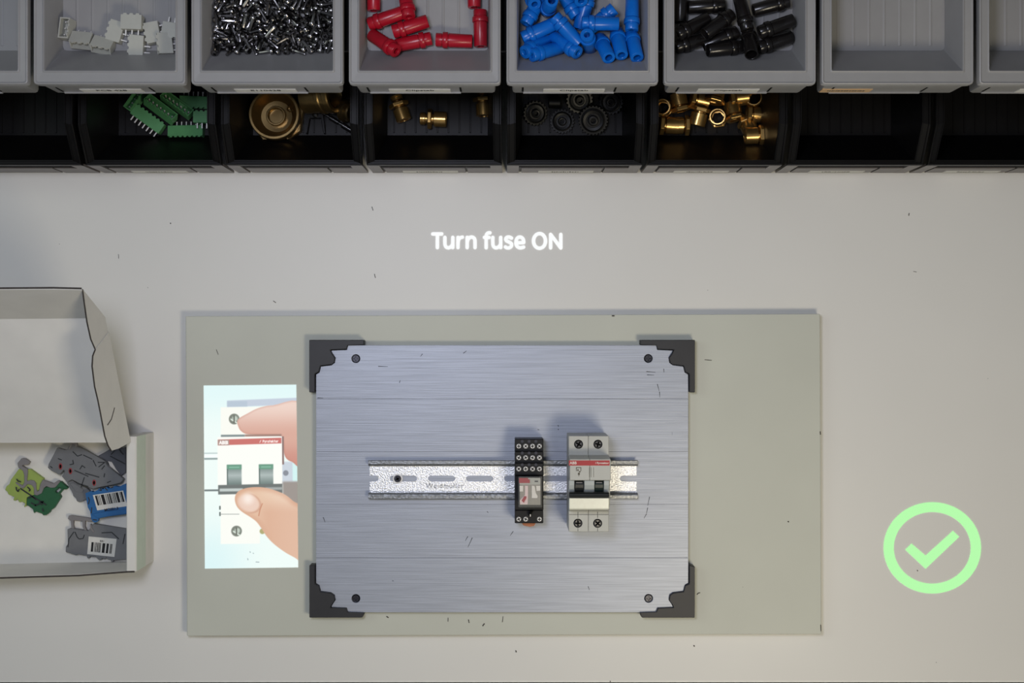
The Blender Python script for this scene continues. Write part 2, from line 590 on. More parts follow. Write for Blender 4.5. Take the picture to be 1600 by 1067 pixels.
# ------------------------------------------------------------------ small screws heaped in a grey bin
SCREWS = [(-45.8, 11.2, 2.8, -0.77, -1.19, -0.43),(-23.3, 8.5, 2.8, -1.38, -1.07, -1.95),(-21.2, 2.1, 2.9, 1.52, 0.41, -1.49),(-7, 3.1, 2.8, -1.52, -0.54, 1.57),(13.4, 2.2, 2.8, 0.93, 1.09, -0.65),
           (13.3, 12.5, 2.8, -1.17, -0.77, -0.07),(29.6, 12, 3, -1.08, -0.89, -0.32),(46.6, 2.2, 3, 1.09, 1.04, -1.23),(-46.5, 24.1, 2.8, -1.4, 0.09, -0.11),(-26, 27.8, 2.8, -1.09, 1.66, 2.34),
           (-17.6, 27.1, 2.8, -1.41, 0.03, -0.03),(-7.7, 19.9, 2.8, 1.86, -0.3, -2.21),(5.5, 18.4, 2.9, 1.07, 0.95, -0.75),(23.1, 25.1, 2.8, 0.18, 1.43, -0.73),(27.6, 21.8, 2.8, 1.45, 0.18, -0.83),
           (46.2, 25.8, 3, -1.19, 0.71, -0.2),(-46.1, 38, 2.8, -1.62, 0.32, 1.71),(-23.1, 36.7, 2.8, 0.91, 1.34, 1.57),(-21.4, 44, 2.9, -1.31, 1.15, 1.97),(-6.2, 40.3, 2.4, 2.19, -2.25, -0),
           (8.6, 41.3, 2.8, 0.13, 1.56, 1.39),(24.9, 30.6, 2.9, 1.72, 0.24, 1.96),(25.7, 36.7, 2.8, 1.13, 1.65, -2.36),(46.6, 36.4, 2.8, -1.15, 0.99, -1.17),(-46.2, 47.8, 2.8, 1.14, 1.2, -1.73),
           (-26.7, 55.5, 2.8, -1.52, 0.34, -1.38),(-23.1, 62, 2.8, 1.28, 0.6, -0.31),(1.2, 51.2, 2.8, 1.27, -1.14, 1.85),(2.4, 59.6, 2.9, 0.11, -1.61, -1.65),(19.9, 50.2, 2.8, 0.27, 1.66, -1.77),
           (33.1, 50.9, 2.8, -1.89, 0.44, -2.3),(39.5, 45.9, 3, 0.1, 1.73, -1.98),(-44, 77.3, 2.8, -0.43, -1.68, -1.9),(-33.3, 67.5, 2.8, 1.51, -0.16, -1.2),(-22.3, 73.6, 2.8, -1.02, -1.03, -0.77),
           (0.8, 66, 3.2, -2.16, 0.4, -0.94),(-1, 73.2, 2.9, -0.34, -1.86, 2.21),(9.8, 72.1, 2.8, 1.86, -0.29, -2.21),(37.9, 74.1, 2.8, 1.28, 0.7, 0.83),(46.5, 63.1, 2.9, 1.39, 0.36, -0.66),
           (-37.8, 0.4, 5, -0.5, 1.1, -0.81),(-37.8, 9.1, 3, -1.28, -0.54, -0.02),(-8.3, 13.6, 3.1, 2.01, -0.41, 1.84),(-2.3, 13, 3.1, 1.85, 0.06, -0.78),(4.8, 12.6, 3.2, 1.66, -1.02, -0.75),
           (20.4, 9.7, 2.8, -0.38, -1.67, -1.86),(41.1, 1.6, 2.9, -0.61, 1.28, -0.58),(46.2, 17.9, 2.9, -1.56, 0.22, -1.48),(-35.6, 30, 2.8, -1.27, -0.8, -1.14),(-32.8, 19.2, 2.9, -1.4, 0.59, 1.28),
           (-13.1, 21, 2.8, 0.73, 1.69, -2.12),(-1.6, 31.4, 2.9, -0.9, 1.57, 2.09),(4, 31.3, 2.9, 0.88, -1.12, -0.66),(11.8, 24, 2.8, -0.77, -1.69, -2.15),(35.5, 30.4, 2.8, -0.97, 1.06, 0.71),
           (35.6, 19.8, 2.8, 0.14, 1.96, 2.31),(-46.3, 29.7, 3.3, -0.2, -1.87, 0.65),(-33.4, 43.7, 2.8, -1.23, -0.84, -1.08),(-25.7, 49.7, 4.3, -1.82, -0.85, 1.29),(-3.1, 47.3, 2.8, 0.86, 1.39, 1.64),
           (14.9, 47.3, 5.9, 1.61, 1.04, 1.33),(21.3, 44.9, 2.8, 1.46, 0.96, 1.93),(27.6, 47.2, 3.2, -1.66, 0.91, 0.16),(33.9, 42.1, 2.8, -1.47, -0.1, -0.92),(-36.5, 58.1, 2.8, -0.33, 1.48, -1.18),
           (-28.8, 58.5, 7.4, -1.07, 0.43, -0.91),(-14.1, 46.4, 2.8, 1.51, 0.42, 1.43),(-11, 63.9, 3, -1.8, -0.38, 1.23),(1.6, 47, 7.5, -0.29, 1.1, 2.43),(24.6, 51.5, 6.8, 1.46, 0.2, 1.15),
           (23.5, 58.1, 3, -0.16, -1.63, 1.74),(46.5, 57.6, 2.8, 1.19, 0.91, 1.08),(-39.3, 65.6, 2.8, 1.22, 0.85, -1.06),(-34.4, 74, 2.8, 1.54, 0.97, -2.09),(-11.4, 74.3, 2.8, -1.49, 0.02, -1.05),
           (-4.2, 80, 2.8, 1.81, 0.11, 2.08),(12.9, 79.7, 2.8, -0.09, 1.43, 0.63),(23.7, 67, 2.8, -0.04, -2.01, 2.37),(25.1, 80, 3.2, -1.31, -1.52, 1.22),(39.8, 80, 2.8, 0.35, 1.36, 0.11),
           (-46.7, 4.1, 4.3, -2.22, -0.47, 1.92),(-31.2, 5.5, 2.8, 1.23, -1.16, 1.81),(-21, 13.3, 3.3, -2.97, 0.06, -0.85),(-14.6, 2.3, 2.8, 1.27, -0.61, 0.29),(8, 1.4, 3.2, 0.3, 1.8, 0.7),
           (14.6, 12.4, 8.6, -0.85, 1, 1.97),(28.8, 3.6, 2.8, 1.19, 0.75, -0.11),(38.8, 6.8, 3.1, -0.2, 2.37, -1.89),(-40.8, 25, 4.7, -0.22, 1.45, 1.95),(-39.9, 14.6, 3.1, 1.8, 0.21, -0.74),
           (-31.2, 25.5, 5, 0.26, -1.33, -1.71),(-21.8, 26.2, 6.8, -1.08, -0.49, -0.35),(25.7, 16.3, 2.8, -0.86, 1.14, -0.49),(19.1, 29.2, 7, -1.55, -0.56, 0.11),(31.5, 27.2, 6.7, 0.07, -2.01, -2.41),
           (40, 24.1, 5.2, 0.27, 1.6, -2.51),(-34.3, 29.9, 8.6, -1.74, 0.3, -1.97),(-28.9, 32, 5.3, -2.32, 0.93, 0.19),(-13.8, 33.3, 2.8, 0.96, 1.27, 1.49),(-7.7, 31.1, 2.8, 1.25, 0.66, -0.24),
           (12.5, 29.4, 3.7, 0.08, 2.3, 0.26),(13.3, 37.7, 3.3, 1.96, 1.49, -1.62),(30.2, 32.4, 5.5, 1.32, -1.16, 1.17),(35.5, 36.4, 4.6, -0.92, -1.67, -0.31),(-39.9, 49.9, 2.8, -0.86, 1.68, 2.2),
           (-37, 42.1, 7.2, 0.84, 1.14, -0.31),(-15.1, 52.8, 2.8, 0.96, -1.28, 1.56),(-9.3, 49.7, 3.1, -1.06, -1.84, 1.39),(-1.8, 58.5, 8.1, -0.37, -1.74, 1.78),(6.5, 52.4, 6.1, -1.46, 0.43, 2.66),
           (10, 59, 2.8, -0.44, -1.41, -1.01),(5.9, 47.1, 2.8, 0.64, -1.3, -0.8),(-46.6, 66.8, 3, 1.33, 0.39, -0.18),(-23.8, 79.7, 3.1, -1.66, 0.53, -0.71),(-17.5, 80.2, 2.8, -0.96, -1.28, -1.56),
           (-5.8, 67.8, 2.8, 1.13, 0.93, -0.94),(7.1, 66.6, 3.2, -1.42, -1.69, -1.29),(19.1, 79.9, 3.2, -1.25, 1.39, 0.74),(33.3, 65.9, 2.8, -1.41, -1.05, -1.97),(45.6, 80.2, 2.9, -0.99, -1.29, -1.65),
           (-46.3, 14.5, 8.2, 0.57, -1.46, -1.22),(-28.3, 11.4, 5.9, -1.54, -0.39, -0.05),(-15.1, 12, 4.6, -0.09, 1.89, 1.13),(2.5, 5.4, 2.8, 1.69, -0.18, 1.84),(-0.7, 11.2, 8.5, -1.24, -0.4, 1.35),
           (20.1, 7.3, 8.3, -0.99, -0.35, -0.97),(33.9, 7.6, 6.6, -1.3, -0.44, -0.72),(46.2, 12.1, 5.5, -1.17, 1.2, 0.32),(-46.4, 22.8, 8.7, -0.75, -0.64, -0.77),(-33.2, 8.1, 7.9, 0.94, -1.26, 1.98),
           (-12.1, 28.5, 6.7, -1.57, -0.51, -1.49),(-6.2, 25.9, 3.4, -2.15, -1.87, 1.24),(2.9, 25.2, 7.2, 0.74, -0.55, -0.77),(16.8, 18, 3, 1.71, 0.03, 0.03),(33.8, 13.1, 7.7, -0.17, 1.59, -1.24),
           (36.4, 18.8, 8.5, 1.29, 1.09, -0.88),(-38.8, 37.8, 3.3, 1.9, -0.38, 1.51),(-26.6, 41.1, 2.8, 0.17, 1.64, -1.69),(-16.8, 36.5, 6.7, -1.14, 0.77, -0.33),(-1.2, 37.5, 3.2, -2.23, -1.19, -1.53),
           (8.4, 33.6, 7.2, 1.01, 1.02, -0.37),(19.5, 36.8, 3.2, -0.53, -2.52, 1.44),(24.4, 32.6, 8.5, 0.03, -1.83, 1.8),(46.3, 42.4, 2.8, -1.78, -0.77, -2.29),(-46.6, 52.9, 6.9, 0.44, -1.24, 2.6),
           (-35.6, 57.5, 8.9, 0.09, -1.61, 1.5),(-20.7, 53.6, 4.1, -0.52, -1.76, 2.48),(-11.2, 58.2, 5.4, 0.39, -1.18, -1.45),(15, 52.6, 6, 1.51, -0.76, 0.78),(30.6, 62.4, 7.3, 1.58, 0.42, 1.95),
           (28.6, 55.5, 5.2, -1.28, -1.04, 2.53),(46.2, 51.3, 3, 1.15, 0.96, 0.41),(-46.5, 73.7, 7, -0.23, 2.57, -1.59),(-28.5, 62.4, 3.1, -0.86, 1.63, -0.65),(-22.3, 68.1, 7, 1.16, -0.9, -1.66),
           (0.7, 69.4, 7.9, -1.52, 0.87, -1.88),(1.4, 79.2, 7.4, 0.39, -1.3, -2.27),(13.3, 63.7, 2.8, 0.29, -1.43, 0.85),(28.3, 74.8, 3, -0.58, -1.96, -1.75),(40.5, 63.8, 2.8, 1.4, 0.34, -0.65),
           (-42.6, 4.6, 11.3, -0.84, -0.24, -1.24),(-32.6, 1, 6.3, -2.27, -0.43, -0.84),(-11.2, 14.9, 9.7, -0.16, 1.48, 0.18),(-9.8, 8.6, 5.4, -1.72, 0.39, -0.14),(-5.2, 15.4, 8.1, 0.89, -0.82, 0.39),
           (23.6, 0.6, 5.3, 0.83, -1.63, 1.43),(37.2, -0.6, 7.3, 1.6, -0.31, 0.08),(46.3, 5.5, 9.4, -0.8, -1.56, -2.55),(-41, 17.5, 8.4, -1, -1.78, 2.32),(-29, 16.7, 6.9, -0.93, -0.62, 1.95),
           (-12.1, 21.3, 9.3, 0.34, 1.36, 1.8),(-6, 22.6, 8.1, 1.83, -1.36, 1.43),(13.4, 17.6, 10.6, 1.04, -0.47, 2.42),(18.6, 19.5, 8.7, 1.32, 0.54, 0.61),(31, 20.3, 10.2, 1.6, -0.7, 0.2),
           (46.2, 29.9, 9.3, 0.34, 1.73, 2.46),(-46.3, 34.1, 8, 0.42, -1.61, 1.41),(-30.4, 38, 5.6, -1.68, 0.97, -0.64),(-19.5, 42, 8, -1.42, -1.4, -1.98),(-0.5, 40.5, 8.4, 0.8, -1.76, -2.22),
           (6.6, 47, 11.3, 1.43, 0.78, -1.16),(15.2, 33.7, 7, 1.73, -0.34, -0.41),(35.5, 47.4, 7.4, -1.61, 0.76, -1.26),(43.2, 44.3, 8.2, -1.57, 0.29, 1.19),(-40.9, 55.2, 5.5, 1.29, -1.29, 2.39),
           (-18.5, 65, 11.2, -0.5, 0.91, -0.1),(-17.2, 63.2, 5.4, -1.61, 0.82, 0.93),(-9.1, 53.7, 9.1, -1.28, -0.7, -1.39),(10.8, 61.4, 8.6, -0.39, 1.9, 2.11),(20.5, 47.8, 8.4, 1.24, 1.26, -0.66),
           (38.2, 53.4, 6.1, -1, -1.18, 0.02),(46.1, 53.8, 8.2, -0.04, 1.22, -1.07),(-42.3, 68.9, 6.8, 0.85, -0.97, 0.75),(-34.6, 71.4, 8.4, -1.37, -0.37, 1.77),(-16.9, 74.6, 7.1, 1.44, 0.9, -2.09),
           (-7.9, 65.4, 8, 1.43, 0.1, 1.26),(10.9, 76.1, 7.7, -0.42, 1.37, -1.65),(18.8, 66.9, 6.6, 0.52, 1.63, -2.61),(32, 72.4, 7.2, -1.05, 0.83, 2.81),(46.3, 73.5, 6.4, 0.28, 1.53, 0.96),
           (-46.9, 8.7, 8, 0.53, -1.42, -0.65),(-21.7, -1.5, 8.3, -0.47, 0.96, -1.08),(-17.4, 3.4, 7.8, 0.92, -2.27, -1.84),(-4.2, 7, 6.2, 1.27, -1.72, -1.86),(3.7, -2.3, 10.2, 0.6, -1.05, 0.6),
           (21.2, 14, 7.4, -0.67, 2.38, 0.59),(29.5, -0.9, 8, -1.49, 1.95, -1.8),(41.4, 10.8, 9.9, 0.86, -0.32, 1.01),(-44.5, 17.1, 13.5, 1.25, -1.29, 1.33),(-36.8, 13.4, 10.7, 1.04, -0.35, 0.16),
           (-20.8, 17.6, 8.5, 1.61, -0.56, -0.33),(-0.6, 22.1, 10.9, -1.37, 1.16, 0.35),(10.3, 25.5, 10.7, -0.69, 0.89, 0.14),(19.2, 24.3, 12.2, 0.84, 0.83, 0.2),(25.2, 21, 11.4, 0.78, -0.11, -0.39),
           (45.5, 21, 11.8, 1.54, -0.38, 1.91),(-39.6, 37.5, 9.2, -1.52, 0.95, 0.08),(-24.9, 44.6, 8, -1.29, -1.32, -1.46),(-10.9, 38.1, 6.6, -0.44, 1.88, -1.77),(-4.1, 35.5, 10.2, -1.32, -1.35, -1.25),
           (6.1, 41.2, 10.3, -1.01, -0.79, 2.09),(22.9, 39.7, 10.7, -0.4, 1.77, 1.41),(34.2, 32.8, 9.8, 0.51, -2.01, 2.26),(39.1, 40.5, 6.3, 0.1, -1.83, -1.42),(-46.3, 61.9, 8.4, -1.35, -1.03, -0.36),
           (-35.9, 51.4, 7.5, 1.93, 1.05, 1.54),(-20.3, 58.9, 9.4, -0.04, -1.73, -1.91),(-3, 50.4, 10.9, 1.69, -0.42, 0.84),(3.9, 56, 10.1, -1.3, -0.55, -2.07),(19.4, 60.7, 7.6, -1.88, -0.12, 1.13),
           (36.3, 63, 7.3, -1.35, -0.56, -1.09),(41, 64.4, 11.2, -0.23, 1.79, 2.26),(-36.5, 80.2, 3.3, 1.8, 1.16, 1.02),(-26.4, 73, 9, 1.11, 0.92, -1.08),(-21.6, 80.4, 8.8, -0.73, -1.89, -1.7),
           (-11.2, 73.8, 9.2, 0.7, -1.03, 1.04),(6.2, 71, 8, 1.79, 0.24, -0.02),(11.3, 67.2, 7.5, 0.11, -1.8, 1.58),(23.7, 74.8, 6.7, -0.39, -1.71, -1.47),(37, 77.7, 7.7, 1.4, 1.01, 0.92),
           (-31.5, 3.9, 12, -0.93, 0.79, -1.35),(-28.9, -2.2, 10.1, 0.97, 1.8, -2.28),(-14, 9.1, 10.9, -1.77, 0.25, -2.46),(-5.9, 3.8, 10.9, -0.34, 0.76, 0.8),(10.4, 8.6, 8.2, -2.07, -0.53, -1.71),
           (16.7, -1.2, 7.4, 0.22, -1.86, -0.67),(33.1, 2.9, 11, 1.56, -0.69, 2.24),(45.6, 14.5, 11.2, 0.24, 0.81, -1.22),(-41.3, 25.8, 10.9, -0.96, -1.33, 0.98),(-26.3, 22.3, 9.1, -2.05, -0.06, -0.13),
           (-32.3, 45.8, 8.8, 0.41, 1.75, -0.02),(10.4, -2.1, 9.8, 1.16, 0.37, -1.11),(7.4, 16.7, 12.1, 1.19, 0.29, 1.79),(23.5, 46.8, 13.8, 1.05, -0.92, 1.61),(28, 27.8, 11.7, -0.37, -1.86, 2.47),
           (38.7, 28.8, 12.7, -0.07, -1.61, -0.41),(-46.3, 45.9, 8.9, -0.21, -1.86, -0.22),(-30, 34.5, 11.3, 0.04, -1.87, 2.22),(-12.5, 34.2, 11.1, 0.11, 1.1, 1.23),(-6.2, 45.3, 8.1, -1.79, 0.9, -1.01),
           (12.6, 46.5, 11.6, 1.1, -0.94, 0.98),(12, 37.8, 10, 1.4, -0.42, -0.62),(29.4, 42.4, 12.2, 1.44, 0.12, 0.37),(39.4, 34.8, 11, -0.46, -1.46, 0.72),(-46.6, 53.7, 13, -1.12, -1.53, -1.66),
           (-30.1, 52.2, 8.7, -0.39, 0.51, 0.52),(-24.6, 49.9, 10.3, 1.35, -0.92, 0.97),(-19.1, 47.6, 10.6, 1.78, -0.78, -1.75),(3.2, 61.2, 13.8, 0.75, 0.84, 0.45),(28.7, 57.7, 10.7, 1.11, 0.84, 0.28),
           (31, 51.7, 9.3, -0.49, -1.81, 1.57),(38.7, 54.6, 12.7, -0.84, 0.9, 1.74),(-37.7, 63.5, 10.6, 0.28, 0.78, 0.64),(-27.2, 62.8, 11.3, -0.58, 1.67, -1.44),(-10.6, 59.4, 11.8, 0.51, 0.84, -1.06),
           (-5, 76.1, 6.6, -2.24, 0.66, -0.12),(7.6, 66.7, 12.2, -0.42, 1.07, 1.22),(18.3, 73.3, 10.3, 1.16, -0.38, 0.17),(27.3, 71.2, 12.1, 0.63, 0.98, -2.3),(46.2, 67.5, 8.4, -0.97, -1.56, -2.43),
           (-46.7, -3.6, 12.4, 0.04, 1.51, -2.33),(-15.6, 23.2, 13.6, -1.11, -1.29, -1.96),(-23.1, 8.3, 12.3, -0.11, -1.69, -1.58),(1, 15.5, 14.3, 0.12, 1.63, 1.45),(-2.5, -2, 9.1, -1.87, 0.19, -2.06),
           (13.1, 12, 14.6, -0.83, 0.69, -1.46),(26.3, 14.4, 10, -1.07, -0.09, 0.66),(30.3, 9.9, 12.5, -0.15, -1.93, 1.78),(-31.4, 21.8, 10.2, 0.55, 1.75, 0.43),(-21.1, 25.6, 12.8, -1.51, 0.23, -0.18)]


def plus(a, b):
    return [(a, b), (b, b), (b, a), (-b, a), (-b, b), (-a, b), (-a, -b), (-b, -b), (-b, -a), (b, -a), (b, -b), (a, -b)]


def cross_screw(mb, r_head, h, mi=0, mi_rec=1, T=None, c=None):
    """pan head (underside at z = 0) with a cross recess"""
    c = c or r_head * 0.55
    n = 14
    mb.lathe([(r_head * .98, 0), (r_head, h * .45), (r_head * .82, h)], n, T, mi, True, True, False)
    top = circ(0, 0, r_head * .82, n)
    rec = plus(c, c * .28)
    loops = [[Vector((x, y, 0)) for x, y in top], [Vector((x, y, 0)) for x, y in rec]]
    tri = tessellate_polygon(loops)
    mb.add([(p.x, p.y, h) for l in loops for p in l], [list(t) for t in tri], mi, False, T)
    mb.add([(x, y, h) for x, y in rec] + [(x * .8, y * .8, h * .35) for x, y in rec],
           [[i, (i + 1) % 12, 12 + (i + 1) % 12, 12 + i] for i in range(12)] + [list(range(12, 24))], mi_rec, False, T)


mb = MB()
cross_screw(mb, 3.0, 2.3)
mb.lathe([(1.0, -10.0), (1.3, -9.5), (1.3, 0.05)], 8, None, 0, True)
scr = mb.build('machine_screw', [M_SCREW, M_MATTBLACK])
tag(scr, 'small bright pan head cross screw heaped among others in a grey bin', 'screw', 'screws heaped in the grey bin')
for k, (x, y, z, a, b, c) in enumerate(SCREWS):
    o = scr if k == 0 else scr.copy()
    if k:
        COL.objects.link(o)
    v = Vector((a, b, c))
    o.rotation_mode = 'QUATERNION'
    o.rotation_quaternion = Quaternion(v.normalized(), v.length)
    o.location = Vector((BINX[2] + x, 235 + y, 143.1 + z)) * MM

# ------------------------------------------------------------------ plastic tubes in three grey bins
def make_tube(name, m, bore=2.9):
    mb = MB()
    mb.lathe([(2.4, 9), (2.4, 0.3), (2.7, 0), (5.1, 0), (5.4, .4), (5.4, 4.8), (5.0, 5.0), (5.0, 5.6)], 24, None, 0, True, True, False)
    mb.lathe([(5.0, 5.6), (5.05, 9.8), (5.05, 10.2), (5.65, 10.5), (5.3, 28.9), (5.0, 29.3), (bore + .25, 29.3), (bore, 29.0), (bore, 14)], 24, None, 0, True, False, True)
    o = mb.build(name, m)
    c = MB()
    c.lathe([(4.9, 5.5), (6.2, 5.6), (6.45, 6.0), (6.45, 9.2), (6.2, 9.7), (4.9, 9.8)], 24, None, 0, True, False, False)
    c.build('collar', m, o)
    return o


def settle(A, B):
    """keep a tube (axis from A towards B, 29.3 long) off the sloping front and the side walls of its bin"""
    d = (B - A).normalized()
    B = A + d * 29.3
    cx = min(BINX, key=lambda c: abs(c - (A.x + B.x) / 2))
    for _ in range(4):
        d = (B - A).normalized()
        m = 5.6 * math.hypot(d.y, d.z) + .2
        for p in (A, B):
            lim = 48.4 + (p.z - 143) * .06 - m
            over = abs(p.x - cx) - lim
            if over > 0:
                sh = -math.copysign(over, p.x - cx)
                A.x += sh
                B.x += sh
        for p in (A, B):
            gap = (p.y - 235.6) * .835 + (p.z - 143) * .551 - (5.5 * math.hypot(d.x, math.hypot(d.z, d.y) * .6) + .2)
            if gap < 0:
                p.z += -gap * .55 / .551 * .8
                p.y += -gap * .3
    return A, B


def place_tubes(name, m, group, rows, bore=2.9):
    proto = make_tube(name, m, bore)
    for k, (ax, ay, az, bx, by, bz, lab) in enumerate(rows):
        o = proto if k == 0 else copy_tree(proto)
        A, B = settle(P3(ax, ay, az), P3(bx, by, bz))
        set_matrix(o, axis_matrix(A, B, k * 0.7))
        tag(o, lab, 'tube', group)


F = 149.6            # height of a tube axis lying on the bin floor
place_tubes('red_tube', M_RED, 'red tubes in the grey bin', [
    (583, -40, F, 583, 18, F, 'red tube lying lengthwise along the left wall of its bin, collar hidden'),
    (573.5, 38, F, 627, 19, F + 6, 'red tube slanting at the left wall, collar at its left end'),
    (639, 27, F + 9, 629, -30, F + 2, 'red tube pointing down over two others, collar end lowest'),
    (614, 50, F + 2, 664.5, 34, F + 3, 'red tube slanting in the middle of the heap, collar at its left end'),
    (674, 60, F, 621, 71, F, 'red tube slanting at the front of the heap, collar at its right end'),
    (614, 80, F + 13, 572, 52, F - 1, 'red tube in the front left corner with its open end showing'),
    (681, 62, F, 737, 64.5, F, 'red tube lying crosswise and alone at the front of its bin'),
    (753, 16, F, 754, 74, F, 'red tube lying lengthwise at the right wall, collar end up'),
    (741, -45, F, 741, 13, F, 'red tube at the right wall behind the collared one, plain end to the front'),
])
place_tubes('blue_tube', M_BLUE, 'blue tubes in the grey bin', [
    (815, 7, F + 14, 806, -18, F - 1, 'blue tube at the top left corner with its small hole facing up'),
    (813, 38, F + 6, 841, -12, F + 2, 'blue tube slanting down along the left wall, collar end lowest'),
    (855, 18, F, 861, 3, F + 25, 'blue tube standing steeply at the back left with its wide bore up'),
    (901, 26, F + 5, 872, -22, F + 3, 'blue tube slanting down at the back centre, collar end lowest'),
    (812, 60, F + 8, 862, 37, F + 9, 'blue tube slanting up to the right over the left heap, collar at the left wall'),
    (866, 26, F + 14, 904, 67, F + 12, 'blue tube on top, slanting down to the right with a bright streak'),
    (811, 82, F + 15, 846, 62, F, 'blue tube in the front left corner, small hole at the wall'),
    (830, 88, F + 15, 876, 77, F - .5, 'blue tube along the front with its ringed small hole facing left'),
    (903, 83, F + 14, 866, 57, F + 1, 'blue tube at the front centre, small hole facing down right'),
    (921, -10, F + 6, 905, 43, F + 3, 'blue tube lying lengthwise under the crosswise blue tube'),
    (909, 36, F + 14, 965, 37, F + 13, 'blue tube lying crosswise on top of the heap'),
    (960, 13, F + 8, 916, 50, F + 1, 'blue tube poking out behind the crosswise one with only its collar end seen'),
    (917, 54, F + 22, 920, 75, F - 1, 'blue tube standing steeply in the middle, small hole straight up'),
    (937, 60, F, 951, 90, F + 20, 'blue tube leaning out at the front right, wide bore up, leftmost of three'),
    (963, 48, F, 971, 86, F + 17, 'blue tube leaning out at the front right, wide bore up, middle of three'),
    (986, 52, F, 995, 88, F + 16, 'blue tube leaning out at the front right corner, wide bore up, last of three'),
    (987, 48, F + 8, 988, -10, F + 4, 'blue tube lying lengthwise along the right wall, collar end lowest'),
    (908, 2, F + 17, 903, -24, F + 3, 'blue tube at the very back centre with its small hole showing'),
])
place_tubes('black_tube', M_BLACK, 'black tubes in the grey bin', [
    (1058, -22, F, 1056, 36, F, 'black tube lying lengthwise along the left wall of its bin'),
    (1132, 8, F, 1075, 12, F, 'black tube lying crosswise at the back with a long highlight'),
    (1050, 54, F + 10, 1099, 28, F + 5, 'black tube slanting up to the right from the left wall'),
    (1143, 22, F + 5, 1098, 56, F + 12, 'black tube slanting down to the left in the middle of the heap'),
    (1052, 77, F, 1104, 58, F, 'black tube under two others in the front left, collar at the wall'),
    (1158, 76, F, 1102, 88, F + 1, 'black tube at the front with its wide bore facing left'),
    (1152, 50, F, 1106, 70, F - 0.5, 'black tube buried in the middle with only its collar seen'),
    (1168, 47, F + 12, 1153, -12, F + 8, 'black tube running lengthwise down the middle, collar end lowest'),
    (1169, 48, F, 1174, 86, F + 18, 'black tube leaning out at the front, round bore facing up'),
    (1232, 2, F, 1175, 17, F, 'brown-black tube slanting alone at the back right'),
    (1186, 51, F + 8, 1238, 32, F + 8, 'black tube slanting up to the right at the right wall, upper of two'),
    (1192, 78, F + 1, 1243, 58, F, 'black tube slanting up to the right at the right wall, lower of two'),
], 4.3)

# ------------------------------------------------------------------ pin connectors
def make_header(name, m, n, pitch, depth, h, label=None, cat='connector', group=None):
    """shrouded pin header: long axis x, opening towards +y, solder pins towards -y, origin at its middle"""
    L = n * pitch + 1.6
    x, y, z = L / 2, depth / 2, h / 2
    o = thing(name, label, cat, (0, 0, 0), group)
    mb = MB()
    sec = lambda a, b, yy: [(-a, yy, -b), (a, yy, -b), (a, yy, b), (-a, yy, b)]
    mb.rings([sec(x - .3, z - .3, -y), sec(x, z, -y + .4), sec(x, z, y), sec(x - 1, z - 1.1, y), sec(x - 1, z - 1.1, -y + 3)], 0)
    for k in range(n):            # castellated lip
        cx = (k - (n - 1) / 2) * pitch
        mb.prism([(cx - pitch * .36, y - .3), (cx + pitch * .36, y - .3), (cx + pitch * .2, y + 1.2), (cx - pitch * .2, y + 1.2)], z - 1.05, z - .02)
    mb.build('housing', m, o)
    for k in range(n):
        cx = (k - (n - 1) / 2) * pitch
        MB().box(cx - .5, cx + .5, -y - 4.6, y - 2.2, -.5, .5).build('pin', M_PIN, o)
    return o


def place_headers(proto, rows, group):
    for k, (px, py, z, ang, tilt, roll, lab) in enumerate(rows):
        o = proto if k == 0 else copy_tree(proto)
        set_matrix(o, Matrix.Translation(P3(px, py, z) * MM) @ Matrix.Rotation(R(ang), 4, 'Z') @ Matrix.Rotation(R(tilt), 4, 'X') @ Matrix.Rotation(R(roll), 4, 'Y'))
        tag(o, lab, 'connector', group)


place_headers(make_header('pin_connector', M_WHITEPL, 3, 5.0, 11.5, 8.6), [
    (105, 46, 149.5, 83, 82, 0, 'ivory three pin connector with its open face up, farthest left in its bin'),
    (128, 63, 149.5, 174, 32, 0, 'ivory three pin connector facing the bin front beside the leftmost one'),
    (161, 71, 149.5, 168, 35, 0, 'ivory three pin connector facing the bin front with its right end wall shown'),
    (182, 50, 148, 73, 0, 0, 'ivory three pin connector with a toothed left edge, tucked beside the centre one'),
    (207, 36, 153, -2, 0, 0, 'ivory three pin connector with its three bright pins pointing to the bin front'),
    (215, 71, 148.5, 83, 0, -14, 'ivory three pin connector lying lengthwise below the three bright pins'),
    (240, 52, 148.5, 101, 0, 0, 'ivory three pin connector lying lengthwise right of the centre one, teeth to the left'),
    (257, 69, 150, 97, 24, 0, 'ivory three pin connector like a tilted cube near the front right of its bin'),
    (271, 48, 148.5, 170, 0, 0, 'ivory three pin connector half hidden under the right rim of its bin'),
], 'ivory connectors in the grey bin')

place_headers(make_header('terminal_connector', M_GREEN, 7, 4.3, 10.0, 8.4), [
    (232, 187, 9.5, -36, 0, 0, 'green connector strip with a row of bright pins towards the bin front'),
    (217, 150, 9.5, 55, 80, 0, 'green connector strip standing open side up at the left of the heap'),
    (251, 171, 16.5, -37, 62, 0, 'green connector strip lying open side up across the middle of the heap'),
    (277, 164, 12.5, -36, 72, 0, 'green connector strip open side up behind the middle one, partly under the grey bin'),
    (291, 206, 8.5, 181, 10, 0, 'green connector strip with a scalloped edge nearest to the bin front'),
    (309, 160, 9.0, 177, 0, 0, 'green connector strip against the right wall, half under the grey bin'),
], 'green connectors in the black bin')
g = make_header('terminal_connector', M_GREEN, 3, 4.3, 10.0, 8.4, 'short green connector against the right wall of the black bin', 'connector', 'green connectors in the black bin')
set_matrix(g, Matrix.Translation(P3(316, 184, 17.0) * MM) @ Matrix.Rotation(R(-1), 4, 'Z'))

